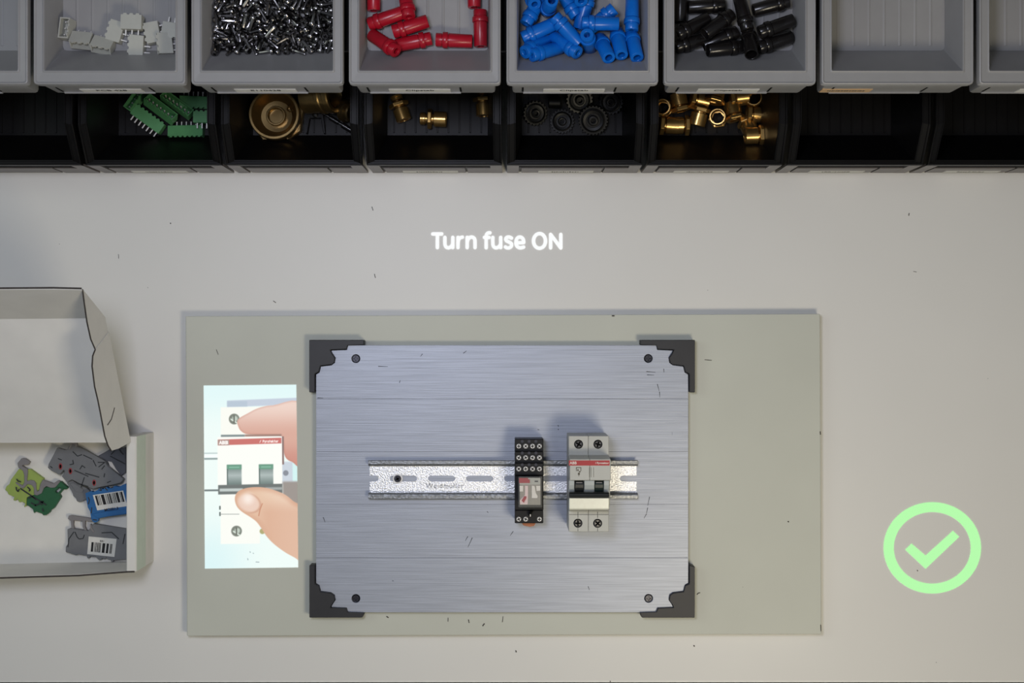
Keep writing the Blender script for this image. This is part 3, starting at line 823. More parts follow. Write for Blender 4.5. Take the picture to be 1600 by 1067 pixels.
# ------------------------------------------------------------------ bronze parts in a black bin
c = P3(428, 178, 27)
o = thing('bronze_flange', 'large round bronze cup with a raised hub lying in the black bin', 'pipe fitting', (c.x, c.y, 3.2))
mb = MB()
mb.lathe([(21.5, 7.5), (22.3, 9), (22.3, 14), (21.4, 15), (21.4, 17), (22.8, 18), (22.8, 23.4), (22.2, 24), (20.4, 24), (19.8, 23.2), (18.8, 20), (15.5, 13), (14.0, 10), (9.0, 9.6)], 48, None, 0, True, True, False)
mb.build('cup', M_BRONZE, o)
MB().lathe([(25, 0), (25, 7), (24, 8), (21, 8)], 8, None, 0, False, True, True, 0.3).build('eight_sided_base', M_BRONZE, o)
MB().lathe([(9.0, 9.0), (9.0, 14.2), (8.4, 15), (7.4, 15), (6.8, 14.2), (6.4, 2), (3.2, 1.6), (3.0, .4)], 32).build('hub', M_BRONZE, o)
T = Matrix.Translation((12.5, 6.5, 9.6))
MB().lathe([(3.0, 0), (3.0, 3.4), (2.4, 4), (1.9, 3.4), (1.8, 0.5)], 16, T).build('set_screw', M_BRONZE, o)
o = thing('bronze_sleeve', 'bronze sleeve with its bore turned up, beside the large bronze cup', 'pipe fitting')
MB().lathe([(13, 0), (15, .6), (15, 16), (16.5, 17), (16.5, 20), (15.6, 21), (15.6, 24), (16.8, 25), (16.8, 29), (15.8, 30), (12.5, 30), (11.5, 28.5), (11, 6)], 40).build('sleeve', M_BRONZE, o)
set_matrix(o, axis_matrix(P3(478, 152, 17.5), P3(508, 149, 25)))
o = thing('bronze_ring', 'small bronze ring leaning on the right wall of the black bin', 'pipe fitting')
MB().lathe([(8, 0), (10.5, .5), (10.5, 4), (9, 5), (9, 9), (8, 10), (6.5, 10), (6, 8), (6, 1), (6.6, 0)], 32).build('ring', M_BRONZE, o)
set_matrix(o, axis_matrix(P3(537, 172, 14), P3(552, 176, 19)))
o = thing('black_clip', 'small black two legged clip in front of the bronze sleeve', 'clip', (*P(494, 186, 4), 3.1))
MB().prism([(-9, -14), (-7.4, -14), (-5, 0), (5, 0), (7.4, -14), (9, -14), (7, 4), (3, 8), (-3, 8), (-7, 4)], 0, 6).build('clip_body', M_WHEEL, o, bevel=.4)
MB().lathe([(2.6, 5.8), (2.6, 8.4), (1.6, 9)], 16, Matrix.Translation((0, 3, 0))).build('clip_knob', M_WHEEL, o)
o = thing('black_rod', 'thin black stepped rod lying slantwise by the right wall of the black bin', 'rod')
mb = MB()
mb.lathe([(1.2, 0), (1.2, 8), (2.2, 8.4), (2.2, 17), (1.4, 17.5), (1.4, 21), (2.6, 21.4), (2.6, 31), (1.5, 31.5), (1.5, 35)], 14)
mb.build('rod_body', M_BLACK, o)
MB().lathe([(1.1, 35), (1.1, 39), (.6, 40)], 12).build('rod_tip', M_PIN, o)
set_matrix(o, axis_matrix(P3(503, 176, 9), P3(551, 205, 7)))

# ------------------------------------------------------------------ brass fittings
def make_nipple():
    mb = thing('brass_nipple', '', 'pipe fitting')
    MB().lathe([(4.6, 0), (5.6, .6), (5.6, 2.0), (5.2, 2.3), (5.6, 2.6), (5.6, 4.6), (4.4, 5.2), (4.4, 7.0)], 24).build('thread_end', M_BRASS, mb)
    MB().lathe([(8.2, 7.0), (9.3, 7.5), (9.3, 10.4), (8.2, 10.9)], 6, None, 0, False).build('hex_collar', M_BRASS, mb, bevel=.3)
    MB().lathe([(4.6, 10.9), (4.6, 12.6), (7.0, 13.2), (7.0, 23.5), (6.2, 24.2), (4.6, 24.2), (4.4, 16)], 28).build('body_end', M_BRASS, mb)
    return mb


pr = make_nipple()
for k, (ax, ay, bx, by, z, roll, lab) in enumerate([
        (618, 149, 631, 187, 12, 0, 'brass nipple at the back left of the nearly empty black bin'),
        (656, 185, 698, 186.5, 11, 0, 'brass nipple lying crosswise in the middle of the black bin'),
        (754, 140, 756, 181, 12, 0, 'brass nipple half under the grey bin near the right wall of the black bin')]):
    o = pr if k == 0 else copy_tree(pr)
    set_matrix(o, axis_matrix(P3(ax, ay, z), P3(bx, by, z), roll))
    tag(o, lab, 'pipe fitting', 'brass nipples in the nearly empty black bin')


def make_fitting():
    o = thing('brass_fitting', '', 'pipe fitting')
    MB().lathe([(5.6, 0), (8.2, 0), (9.4, .5), (9.4, 3.6), (8.2, 4.1), (5.6, 4.1)], 6, None, 0, False, False, False).build('hex_head', M_BRASS, o, bevel=.3)
    MB().lathe([(5.8, 4.1), (5.8, 5.2), (7.6, 5.7), (7.6, 16.4), (7.0, 17), (6.2, 17), (5.8, 16.4), (5.8, 4.1)], 28, None, 0, True, False, False).build('sleeve', M_BRASS, o)
    return o


pr = make_fitting()
for k, (ax, ay, az, bx, by, bz, roll, lab) in enumerate([
        (1037, 170, 4, 1035, 167, 20, 0, 'brass fitting standing bore up at the left wall of its bin'),
        (1065, 174, 13, 1060, 153, 13, 0, 'brass fitting lying lengthwise, head to the front, beside the left upright one'),
        (1031, 194.5, 12, 1052, 196, 12, 0, 'brass fitting lying crosswise at the front left, head at the wall'),
        (1077, 196, 12, 1054, 196, 12, 0, 'brass fitting lying crosswise at the front left, sleeve to sleeve with another'),
        (1096, 167, 17, 1089, 193, 14, 0, 'brass fitting lying lengthwise with its head to the back, left of the upright one'),
        (1122, 185, 4, 1121, 182, 21, .3, 'brass fitting standing bore up in the middle of its heap'),
        (1079, 153, 15, 1106, 159, 13, 0, 'brass fitting lying crosswise at the grey bin edge, centre left'),
        (1116, 161, 22, 1121, 140, 20, 0, 'brass fitting with its head to the front, behind the middle upright one'),
        (1149, 188, 14, 1143, 164, 12, 0, 'brass fitting lying lengthwise with its head to the front, right of the middle upright one'),
        (1140, 154, 14, 1166, 151, 14, 0, 'brass fitting lying crosswise at the grey bin edge, centre right'),
        (1180, 156, 4, 1178, 152, 21, .3, 'brass fitting standing bore up at the back right'),
        (1166, 178, 13, 1192, 180, 12, 0, 'brass fitting lying crosswise below the back right upright one'),
        (1166, 190, 8, 1173, 205, 14, .2, 'brass fitting tilted with its bore towards the front, under the front right one'),
        (1193, 211.5, 21, 1166, 212.5, 21, 0, 'brass fitting at the front right with its head towards the right wall'),
]):
    o = pr if k == 0 else copy_tree(pr)
    set_matrix(o, axis_matrix(P3(ax, ay, az), P3(bx, by, bz), roll))
    tag(o, lab, 'pipe fitting', 'brass hex fittings heaped in the black bin')

# ------------------------------------------------------------------ black toothed wheels
def make_wheel(r, teeth, t):
    o = thing('toothed_wheel', '', 'wheel')
    poly = []
    for k in range(teeth):
        for q, rr_ in ((0, r - 1.1), (.28, r - 1.1), (.45, r), (.8, r)):
            a = 2 * math.pi * (k + q) / teeth
            poly.append((rr_ * math.cos(a), rr_ * math.sin(a)))
    MB().prism(poly, 0, t).build('toothed_rim', M_WHEEL, o)
    MB().lathe([(r * .82, t - .2), (r * .80, t + 1.4), (r * .72, t + 1.8), (r * .68, t + .8), (r * .5, t + .4), (r * .48, t - .1)], 32).build('raised_ring', M_WHEEL, o)
    MB().lathe([(r * .36, t - .2), (r * .34, t + 3.2), (r * .28, t + 3.6), (r * .18, t + 3.4), (r * .16, t)], 24).build('hub', M_WHEEL, o)
    return o


for k, (px, py, z, r, n, t, tx, ty, lab) in enumerate([
        (834, 176, 6, 11.2, 20, 6, 16, 14, 'black toothed wheel with a ringed hub at the left of its bin'),
        (878, 190, 4, 11.0, 22, 5, 8, 0, 'black toothed wheel with a small hub in the front middle'),
        (927, 186, 6, 13.4, 26, 9, 18, -4, 'largest black toothed wheel, tilted, right of the middle'),
        (904, 155, 9, 12.0, 20, 6, 20, 6, 'black toothed wheel half under the grey bin at the back middle'),
        (957, 160, 6, 11.0, 20, 6, 10, -16, 'black toothed wheel at the back right of its bin')]):
    o = make_wheel(r, n, t)
    set_matrix(o, Matrix.Translation(P3(px, py, z) * MM) @ Matrix.Rotation(R(tx), 4, 'X') @ Matrix.Rotation(R(ty), 4, 'Y'))
    tag(o, lab, 'wheel', 'black toothed wheels')
o = thing('black_bush', 'small black cylinder lying between two black toothed wheels at the grey bin edge', 'bush')
MB().lathe([(4.4, 0), (5.2, .6), (5.2, 10.4), (4.4, 11), (2.6, 11), (2.4, 3)], 24).build('bush_body', M_WHEEL, o)
set_matrix(o, axis_matrix(P3(857, 160, 8.6), P3(877, 160.5, 8.6)))

# ------------------------------------------------------------------ open white carton
def panel(mb, pts, t, mi=0):
    """flat sheet through pts, thickened by t along its normal"""
    pts = [Vector(p) for p in pts]
    nrm = Vector((0, 0, 0))
    for i in range(len(pts)):
        a, b = pts[i], pts[(i + 1) % len(pts)]
        nrm += a.cross(b)
    nrm.normalize()
    n = len(pts)
    u = (pts[1] - pts[0]).normalized()
    v = nrm.cross(u)
    tri = tessellate_polygon([[Vector(((p - pts[0]).dot(u), (p - pts[0]).dot(v), 0)) for p in pts]])
    vs = pts + [p + nrm * t for p in pts]
    fs = [list(q) for q in tri] + [[i + n for i in reversed(q)] for q in tri]
    fs += [[i, (i + 1) % n, (i + 1) % n + n, i + n] for i in range(n)]
    return mb.add(vs, fs, mi)


BX0 = -570
BORG = (-440, -140, 0)
BXT = thing('cardboard_box', 'white carton with its lid folded back, holding terminal blocks', 'box', BORG)
mb = MB()
mb.box(BX0, -337, -207, -84, .3, 1.3)
mb.build('carton_floor', M_CARD, BXT, BORG)
mb = MB()           # rolled double side wall: rounded top
prof = [(-338.5, 1.0), (-338.5, 54), (-337.6, 55), (-331, 55), (-329.6, 54), (-329.4, 26), (-329.2, .4)]
ys = [(-201.8, 0), (-142, .5), (-83.2, 0)]
mb.rings([[(x, y, z) for x, z in prof] for y, _ in ys], 0)
mb.build('side_wall', M_CARD, BXT, BORG, bevel=.4)
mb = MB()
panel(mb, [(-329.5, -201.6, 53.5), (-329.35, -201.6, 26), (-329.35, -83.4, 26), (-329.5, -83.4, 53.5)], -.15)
mb.build('pale_green_strip', M_CARDGREEN, BXT, BORG)  # pale green strip on the upper half of the outer side wall
mb = MB()
panel(mb, [(BX0, -207.5, .5), (BX0, -209, 55), (-460, -207.6, 55), (-380, -205.2, 55), (-338.6, -202.2, 55), (-338.6, -202.2, .5)], 1.0)
mb.build('front_wall', M_CARD, BXT, BORG)
mb = MB()
pl = [(BX0, -209, 55.1), (-460, -207.6, 55.1), (-380, -205.2, 55.1), (-338, -202.0, 55.1), (-331, -201.8, 55.0)]
for a, b in zip(pl, pl[1:]):
    mb.rod(a, b, .75, 6)
mb.build('front_cut_edge', M_CARDEDGE, BXT, BORG)
MB().box(BX0, -337, -87.6, -86.4, .5, 54.6).build('back_wall', M_CARD, BXT, BORG)
# lid: hinged on the back wall, rising away from the tray
LX = -336.0
mb = MB()
panel(mb, [(BX0, -88.5, 55), (LX, -88.0, 55), (LX, 20, 124), (BX0, 18, 124)], 1.0)
mb.build('lid_panel', M_CARD, BXT, BORG)
mb = MB()
panel(mb, [(BX0, 18, 124), (LX, 20, 124), (LX + .5, 41, 182), (-357, 41.5, 183), (-430, 41, 182), (BX0, 40.5, 182)], 1.0)
mb.build('lid_far_flap', M_CARD, BXT, BORG)
mb = MB()
panel(mb, [(BX0, -88.6, 55.3), (LX - .6, -88.2, 55.3), (LX - .6, -87.0, 56.2), (BX0, -87.4, 56.2)], .6)
mb.build('hinge_crease', M_EDGE, BXT, BORG)


def side(px, py, X=LX):
    """point of the upright lid side, standing in the plane x = X, that the photograph shows at (px, py)"""
    s = X / (px - 800.0)
    z = CAM_H - s * FOC
    return Vector((X, (533.5 - py) * s, z))


basel = [Vector((LX, 20, 124)), Vector((LX, -88, 55))]
fl1 = [(128, 452), (131, 475), (135, 503), (141, 530), (148, 546), (155, 560), (160, 570)]
fl2 = [(148, 546), (144, 556), (143, 572), (147, 604), (152, 625), (156, 645), (163, 682), (168, 696), (173, 704)]
m1, m2 = [side(*p) for p in fl1], [side(*p, X=LX + .9) for p in fl2]
mb = MB()
panel(mb, [basel[0], *m1, Vector((LX, -40, 86))], .8)
mb.build('lid_corner_flap', M_CARD, BXT, BORG)
mb = MB()
panel(mb, [Vector((LX + .9, 8, 117)), *m2, Vector((LX + .9, -91, 90)), Vector((LX + .9, -88, 55))], .8)
mb.build('lid_side_flap', M_CARD, BXT, BORG)
mb = MB()
for line in (m1, m2):
    for a, b in zip(line, line[1:]):
        mb.rod(a + Vector((.5, 0, .3)), b + Vector((.5, 0, .3)), .62, 6)
far = [Vector((LX + .5, 41.3, 182.4)), Vector((-357, 41.8, 183.4)), Vector((-430, 41.3, 182.4)), Vector((BX0, 40.8, 182.4))]
for a, b in zip(far, far[1:]):
    mb.rod(a, b, .7, 6)
cr = [(168, 664), (174, 655), (179, 637)]
cr = [side(*p, X=LX + 1.9) for p in cr]
for a, b in zip(cr, cr[1:]):
    mb.rod(a, b, .35, 5)
mb.build('lid_cut_edges', M_CARDEDGE, BXT, BORG)

# ------------------------------------------------------------------ terminal blocks lying in the carton
def flat(name, pts, z0, z1, m, parent, org, holes=(), bevel=.35):
    return MB().prism(pix(pts, z1), z0, z1, [pix(h, z1) for h in holes]).build(name, m, parent, org, bevel)


def seams(name, lines, z, m, parent, org, w=.45):
    mb = MB()
    for l in lines:
        pts = [P3(x, y, z) for x, y in l]
        for a, b in zip(pts, pts[1:]):
            d = (b - a).normalized()
            n = Vector((-d.y, d.x, 0)) * w
            mb.add([a - n, b - n, b + n, a + n, a - n - Vector((0, 0, .4)), b - n - Vector((0, 0, .4)), b + n - Vector((0, 0, .4)), a + n - Vector((0, 0, .4))],
                   [(0, 1, 2, 3), (0, 1, 5, 4), (1, 2, 6, 5), (2, 3, 7, 6), (3, 0, 4, 7)])
    o = mb.build(name, m, parent, org)
    o['kind'] = 'stuff'
    return o


Z0 = 1.4
# green and yellow earth terminal
k = 8.891
Zz = lambda pts: zoomed(pts, 0, 700, k)
og = (*P(55, 765, 5), Z0)
t = thing('terminal_block', 'green and yellow terminal block lying alone at the left in the carton', 'terminal block', og, 'terminal blocks in the carton')
flat('green_body', Zz([(430, 660), (520, 640), (600, 560), (640, 540), (740, 540), (800, 500), (840, 460), (940, 550), (920, 575), (880, 570), (820, 640), (845, 680), (820, 720), (750, 830), (690, 870), (695, 885), (640, 930), (600, 935), (580, 910), (490, 880), (470, 905), (455, 850), (390, 800), (370, 800), (370, 740), (380, 680)]), Z0, Z0 + 5, M_DGREEN, t, og,
     [Zz([(760, 600), (820, 550), (850, 575), (790, 630)])])
flat('yellow_green_body', Zz([(262, 290), (320, 295), (420, 292), (600, 422), (600, 500), (560, 560), (470, 660), (370, 690), (365, 800), (330, 822), (350, 770), (300, 740), (290, 752), (262, 750), (250, 720), (235, 705), (212, 732), (182, 722), (200, 680), (110, 640), (105, 610), (68, 580), (90, 530), (130, 500), (150, 440)]), Z0, Z0 + 4.6, M_LGREEN, t, og)
flat('grey_latch', Zz([(252, 270), (240, 210), (300, 140), (350, 145), (412, 190), (390, 232), (330, 235), (300, 245), (380, 290), (385, 330), (375, 420), (372, 460), (420, 445), (470, 450), (500, 490), (500, 560), (515, 605), (540, 590), (560, 500), (590, 440), (720, 488), (745, 492), (800, 450), (838, 462), (790, 520), (760, 550), (700, 552), (640, 530), (605, 560), (575, 630), (510, 660), (470, 645), (470, 560), (440, 515), (380, 500), (330, 558), (300, 560), (215, 490), (225, 470), (310, 520), (335, 480), (335, 380), (318, 320)]), Z0 + 2, Z0 + 6.0, M_LATCH, t, og)
seams('contact_slots', [Zz([(225, 540), (228, 580), (250, 605), (268, 570)]), Zz([(230, 430), (250, 460), (290, 470)]), Zz([(380, 540), (420, 580), (400, 600)]), Zz([(390, 700), (440, 670), (500, 720)]),
                        Zz([(540, 760), (600, 740), (570, 790)]), Zz([(280, 560), (430, 660), (640, 790)]), Zz([(590, 840), (600, 880)]), Zz([(480, 800), (560, 770)]), Zz([(430, 760), (500, 800)])], Z0 + 6.15, M_LINE, t, og, .55)
# big grey terminal with red rimmed contacts
k = 8.207
Zz = lambda pts: zoomed(pts, 60, 670, k)
# lower grey block under it
og = (*P(118, 772, 4), Z0)
t = thing('terminal_block', 'grey terminal block mostly covered by the one with red rimmed contacts', 'terminal block', og, 'terminal blocks in the carton')
flat('housing', Zz([(365, 690), (430, 650), (460, 680), (620, 760), (660, 800), (615, 900), (530, 942), (490, 925), (480, 890), (445, 860), (440, 830)]), Z0, Z0 + 5, M_BLKTERM, t, og)
flat('side_step', Zz([(400, 700), (450, 690), (580, 780), (560, 820), (470, 800)]), Z0 + 4.5, Z0 + 5.6, M_BLKTERM, t, og)
og = (*P(188, 715, 4), Z0)
t = thing('terminal_block', 'dark grey terminal block with a white insert under the lid corner', 'terminal block', og, 'terminal blocks in the carton')
flat('housing', Zz([(760, 350), (900, 270), (1005, 195), (1060, 250), (1118, 235), (1118, 560), (1050, 608), (900, 500), (850, 420)]), Z0, Z0 + 5, M_DGTERM, t, og)
flat('white_insert', Zz([(890, 415), (940, 425), (990, 510), (1045, 585), (1020, 600), (960, 520), (920, 490)]), Z0 + 4.8, Z0 + 5.5, M_WHITE, t, og)
seams('seams', [Zz([(920, 350), (1110, 450)]), Zz([(1000, 200), (1060, 300), (1090, 330)]), Zz([(930, 330), (1000, 250)]), Zz([(890, 430), (900, 520), (960, 560), (1040, 600)])], Z0 + 5.7, M_LINE, t, og)
og = (*P(130, 730, 8), Z0 + 5.8)
ZB = Z0 + 5.8
t = thing('terminal_block', 'long grey terminal block with three red rimmed contacts, lying on others in the carton', 'terminal block', og, 'terminal blocks in the carton')
flat('housing', Zz([(240, 240), (335, 268), (370, 262), (420, 182), (450, 168), (482, 180), (490, 222), (600, 270), (850, 410), (880, 470), (1090, 640), (1060, 690), (960, 715), (770, 750), (700, 770), (560, 720), (430, 650), (365, 680), (300, 612), (340, 545), (320, 530), (270, 590), (170, 540), (120, 500), (130, 450), (165, 385), (205, 310)]), ZB, ZB + 5, M_BLKTERM, t, og)
flat('hooked_latch', Zz([(412, 190), (440, 165), (490, 178), (494, 225), (470, 232), (465, 200), (436, 196), (400, 262), (380, 262)]), ZB + 4.5, ZB + 5.8, M_LATCH, t, og)
for q, (x, y) in enumerate(((285, 480), (412, 540), (716, 690))):
    px, py = zoomed([(x, y)], 60, 670, k)[0]
    xx, yy = P(px, py, ZB + 5)
    MB().lathe([(2.6, 0), (2.6, .5), (2.1, .7), (1.7, .7), (1.7, .1)], 16, Matrix.Translation((xx, yy, ZB + 4.9)) @ Matrix.Diagonal((.62, 1.1, 1, 1))).build('red_rimmed_contact', M_REDRING, t, og)
    MB().lathe([(1.6, 0), (1.6, .35)], 12, Matrix.Translation((xx, yy, ZB + 4.9)) @ Matrix.Diagonal((.55, 1.05, 1, 1))).build('contact_hole', M_MATTBLACK, t, og)
seams('seams', [Zz([(440, 290), (500, 350), (560, 330)]), Zz([(575, 335), (690, 390)]), Zz([(700, 400), (740, 480)]), Zz([(770, 490), (850, 430), (760, 430)]), Zz([(460, 530), (640, 610)]), Zz([(600, 570), (780, 620)]),
                Zz([(590, 620), (545, 750)]), Zz([(480, 690), (640, 740)]), Zz([(250, 380), (300, 400)]), Zz([(400, 460), (450, 450), (440, 400)]), Zz([(530, 520), (560, 470), (600, 500)]), Zz([(810, 520), (850, 470)]),
                Zz([(150, 480), (180, 500)]), Zz([(850, 570), (840, 620)]), Zz([(880, 690), (930, 670)])], ZB + 5.15, M_LINE, t, og)
# grey terminal with a white barcode label, and the blue one over it
k = 6.273
Zz = lambda pts: zoomed(pts, 90, 740, k)


def barcode(name, quad, z, m, parent, org, bars, v0, v1):
    """bars across a label given by its four corners (pixels, clockwise from top left)"""
    A, B, C, D = [P3(x, y, z) for x, y in quad]
    mb = MB()
    q = lambda u, v: (A * (1 - u) + B * u) * (1 - v) + (D * (1 - u) + C * u) * v
    for u0, u1 in bars:
        mb.add([q(u0, v0), q(u1, v0), q(u1, v1), q(u0, v1)], [(0, 1, 2, 3)])
    o = mb.build(name, m, parent, org)
    o['kind'] = 'stuff'
    return o


og = (*P(152, 845, 4), Z0)
t = thing('terminal_block', 'grey terminal block with an open frame and a white barcode label, nearest the carton front', 'terminal block', og, 'terminal blocks in the carton')
flat('housing', Zz([(95, 545), (120, 535), (300, 560), (345, 490), (690, 545), (694, 840), (545, 850), (540, 868), (525, 868), (522, 848), (488, 838), (478, 825), (462, 838), (432, 830), (425, 848), (405, 848), (370, 815), (315, 812), (308, 832), (290, 828), (285, 805), (205, 790), (180, 800), (78, 768), (80, 715), (100, 690)]), Z0, Z0 + 5.4, M_BLKTERM, t, og)
flat('open_frame', Zz([(108, 412), (130, 408), (335, 438), (338, 470), (270, 462), (268, 520), (285, 560), (262, 558), (245, 520), (242, 465), (155, 458), (152, 500), (165, 545), (135, 540), (128, 465), (100, 440)]), Z0 + 1, Z0 + 4.6, M_LATCH, t, og)
flat('bent_leg', Zz([(315, 495), (330, 490), (335, 530), (362, 572), (345, 578), (318, 540)]), Z0 + 4, Z0 + 6.2, M_LATCH, t, og)
qd = Zz([(305, 615), (578, 640), (556, 816), (290, 788)])
l = flat('paper_label', qd, Z0 + 5.3, Z0 + 5.6, M_PAPER, t, og, bevel=0)
barcode('barcode', qd, Z0 + 5.68, M_INK, l, og, [(.12, .20), (.235, .255), (.28, .31), (.335, .37), (.39, .42), (.435, .465), (.52, .62), (.67, .75), (.80, .83), (.845, .875)], .30, .84)
barcode('barcode_digits', qd, Z0 + 5.68, M_INK, l, og, [(.42, .45), (.475, .505), (.54, .555)], .14, .25)
seams('seams', [Zz([(170, 570), (190, 620), (210, 640), (250, 635), (262, 600)]), Zz([(160, 570), (110, 640), (100, 720)]), Zz([(430, 580), (530, 575), (600, 640)]), Zz([(660, 590), (640, 690)])], Z0 + 5.55, M_LINE, t, og)
ZB = Z0 + 6.0
og = (*P(165, 785, 8), ZB)
t = thing('terminal_block', 'blue terminal block with a white barcode label, against the carton side wall', 'terminal block', og, 'terminal blocks in the carton')
flat('housing', Zz([(272, 190), (330, 170), (345, 180), (395, 160), (400, 148), (430, 140), (440, 155), (480, 130), (500, 145), (560, 120), (600, 128), (660, 100), (692, 112), (692, 395), (500, 420), (400, 440), (392, 472), (365, 480), (345, 474), (328, 440), (318, 370), (295, 330), (280, 250)]), ZB, ZB + 5.4, M_BLUETERM, t, og)
flat('front_step', Zz([(330, 400), (400, 380), (690, 345), (692, 390), (500, 418), (400, 438)]), ZB + 5.2, ZB + 6.2, M_BLUETERM, t, og)
qd = Zz([(345, 210), (642, 165), (682, 318), (388, 360)])
l = flat('paper_label', qd, ZB + 5.3, ZB + 5.6, M_PAPER, t, og, bevel=0)
barcode('barcode', qd, ZB + 5.68, M_INK, l, og, [(.06, .12), (.14, .16), (.19, .21), (.25, .35), (.385, .40), (.42, .435), (.455, .49), (.51, .56), (.585, .60), (.63, .655), (.68, .71), (.735, .82), (.86, .88), (.895, .955)], .06, .70).parent = l
A, B, C, D = [P3(x, y, ZB + 5.7) for x, y in qd]
u = (B - A).normalized()
v = Vector((-u.y, u.x, 0))
Mt = frame(u, v, (A + B + C + D) / 4 - v * 8.0)
text_part('barcode_text', 'MOS01.3', M_INK, l, Mt, 3.4, .02, org=og)
seams('seams', [Zz([(300, 230), (312, 260), (300, 300)]), Zz([(335, 330), (330, 390)]), Zz([(405, 160), (430, 165), (420, 145), (455, 130), (490, 165)]), Zz([(520, 140), (545, 130)]), Zz([(345, 450), (385, 455)])], ZB + 5.55, M_LINE, t, og)

# ------------------------------------------------------------------ work board, brackets, mounting plate
BZ = 12.0
bd = MB().prism(pix([(290, 494), (1281.5, 490.5), (1283.5, 990.5), (292, 993.5)], BZ), 0.1, BZ).build('base_board', M_BOARD, None, bevel=.5)
tag(bd, 'large grey painted board lying on the table under the mounting plate', 'board')

PZ0, PZ = BZ + 0.2, 21.0
KZ = 24.0
CUT = [(568.5, 538.6), (543.5, 539.5), (541, 545.5), (516, 546.5), (518.5, 552), (523.3, 559), (522, 566), (517, 569.5), (500.5, 571.5), (498, 581), (491.8, 584), (491.8, 613)]


def mirror(pts, mx, my):
    return [((1569 - x) if mx else x, (1496 - y) if my else y) for x, y in pts]


for mx, my, lab in ((0, 0, 'black corner bracket at the top left corner of the aluminium plate'), (1, 0, 'black corner bracket at the top right corner of the aluminium plate'),
                    (0, 1, 'black corner bracket at the bottom left corner of the aluminium plate'), (1, 1, 'black corner bracket at the bottom right corner of the aluminium plate')):
    if my:
        out = [(483.2, 613), (483.2, 531), (566, 531), (568.5, 535)] if not mx else [(483.2, 611), (483.2, 531), (566, 531), (568.5, 535)]
    else:
        out = [(483, 613), (483, 531), (568.5, 531)]
    pts = mirror(out + CUT, mx, my)
    o = MB().prism(pix(pts, KZ), BZ + .1, KZ).build('corner_bracket', M_BRACKET, None, bevel=.5)
    tag(o, lab, 'bracket', 'corner brackets')

pcx, pcy = P(784.7, 748, PZ)
PORG = (pcx, pcy, PZ0)
PL = thing('mounting_plate', 'brushed aluminium mounting plate of five strips held by black corner brackets', 'plate', PORG)
ysplit = [539.3, 623.2, 705.5, 788.0, 871.3, 956.6]
xl, xr = 493.8, 1075.6
inner = [(x + .9, y + .9) for x, y in CUT if x > 495 or True]
inner[0] = (569, 539.3)
inner = [(543.8, 539.3), (542.0, 546.6), (517.6, 547.6), (519.6, 552), (524.4, 559), (523, 566.8), (517.6, 570.6), (501.5, 572.6), (499, 582), (493.8, 585)]
for i in range(5):
    y0, y1 = ysplit[i] + (.12 if i else 0), ysplit[i + 1] - (.12 if i < 4 else 0)
    if i == 0:
        pts = list(reversed(inner)) + [(1569 - x, y) for x, y in inner] + [(xr, y1), (xl, y1)]
        hl = [(556, 560.3), (1013, 560)]
    elif i == 4:
        pts = [(xl, y0), (xr, y0)] + [(1569.2 - x, 1496 - y) for x, y in reversed(inner)] + [(x, 1496 - y) for x, y in inner]
        hl = [(556, 935), (1013.5, 934.8)]
    else:
        pts = [(xl, y0), (xr, y0), (xr, y1), (xl, y1)]
        hl = []
    holes = [circ(*P(hx, hy, PZ), 3.9, 20) for hx, hy in hl]
    MB().prism(pix(pts, PZ), PZ0, PZ, holes).build('plate_strip', M_PLATE, PL, PORG, .22)
    for hx, hy in hl:
        x, y = P(hx, hy, PZ - 3)
        mb = MB()
        cross_screw(mb, 3.7, 2.0, 0, 0, Matrix.Translation((x, y, PZ - 4.6)))
        mb.build('sunk_screw', M_DKSCREW, PL, PORG)
mb = MB()          # long scratches and nicks of their own shape
for l in ([(1010, 580.5), (1024, 581.5)], [(1011, 585.6), (1022, 586)], [(1037, 576), (1037.5, 582)], [(1027, 600), (1030, 611)], [(1030.5, 612), (1031, 621)], [(1015, 776), (1012, 790)], [(1012, 793), (1010, 803), (1006, 810)],
          [(591, 572.3), (606, 572.8)], [(624, 598), (625.5, 594)], [(496, 621.5), (505, 622)], [(660, 553), (657, 557)], [(738, 840), (731, 855)], [(731, 838), (727, 845)], [(761, 799), (763, 801)], [(505, 808), (508, 816)],
          [(872, 664), (872.5, 667)], [(872, 670), (873, 672)], [(840, 671), (843, 671.5)], [(919, 916), (921, 922)], [(613, 907), (615, 908)], [(724, 552), (729, 548)], [(802, 830), (797, 837)]):
    pts = [P3(x, y, PZ + .03) for x, y in l]
    for a, b in zip(pts, pts[1:]):
        d = (b - a).normalized()
        n = Vector((-d.y, d.x, 0)) * .32
        mb.add([a - n, b - n * .5, b + n * .5, a + n], [(0, 1, 2, 3)])
mb.build('nicks', M_LINE, PL, PORG)['kind'] = 'stuff'

# ------------------------------------------------------------------ slotted rail
RZ = PZ + 1.1
RT = PZ + 7.5
rorg = (*P(786, 748, RZ), PZ)
RL = thing('mounting_rail', 'slotted galvanised steel rail screwed across the aluminium plate', 'rail', rorg)
xa, xb = 577.6, 994.5
yt, yb = 727.2, 769.3
yc = 747.6


def slot(x0, x1, r=4.6):
    pts = []
    for cx, a0 in ((x1 - r, -90), (x0 + r, 90)):
        for q in range(9):
            a = R(a0 + q * 22.5)
            pts.append((cx + r * math.cos(a), yc - r * math.sin(a)))
    return pts


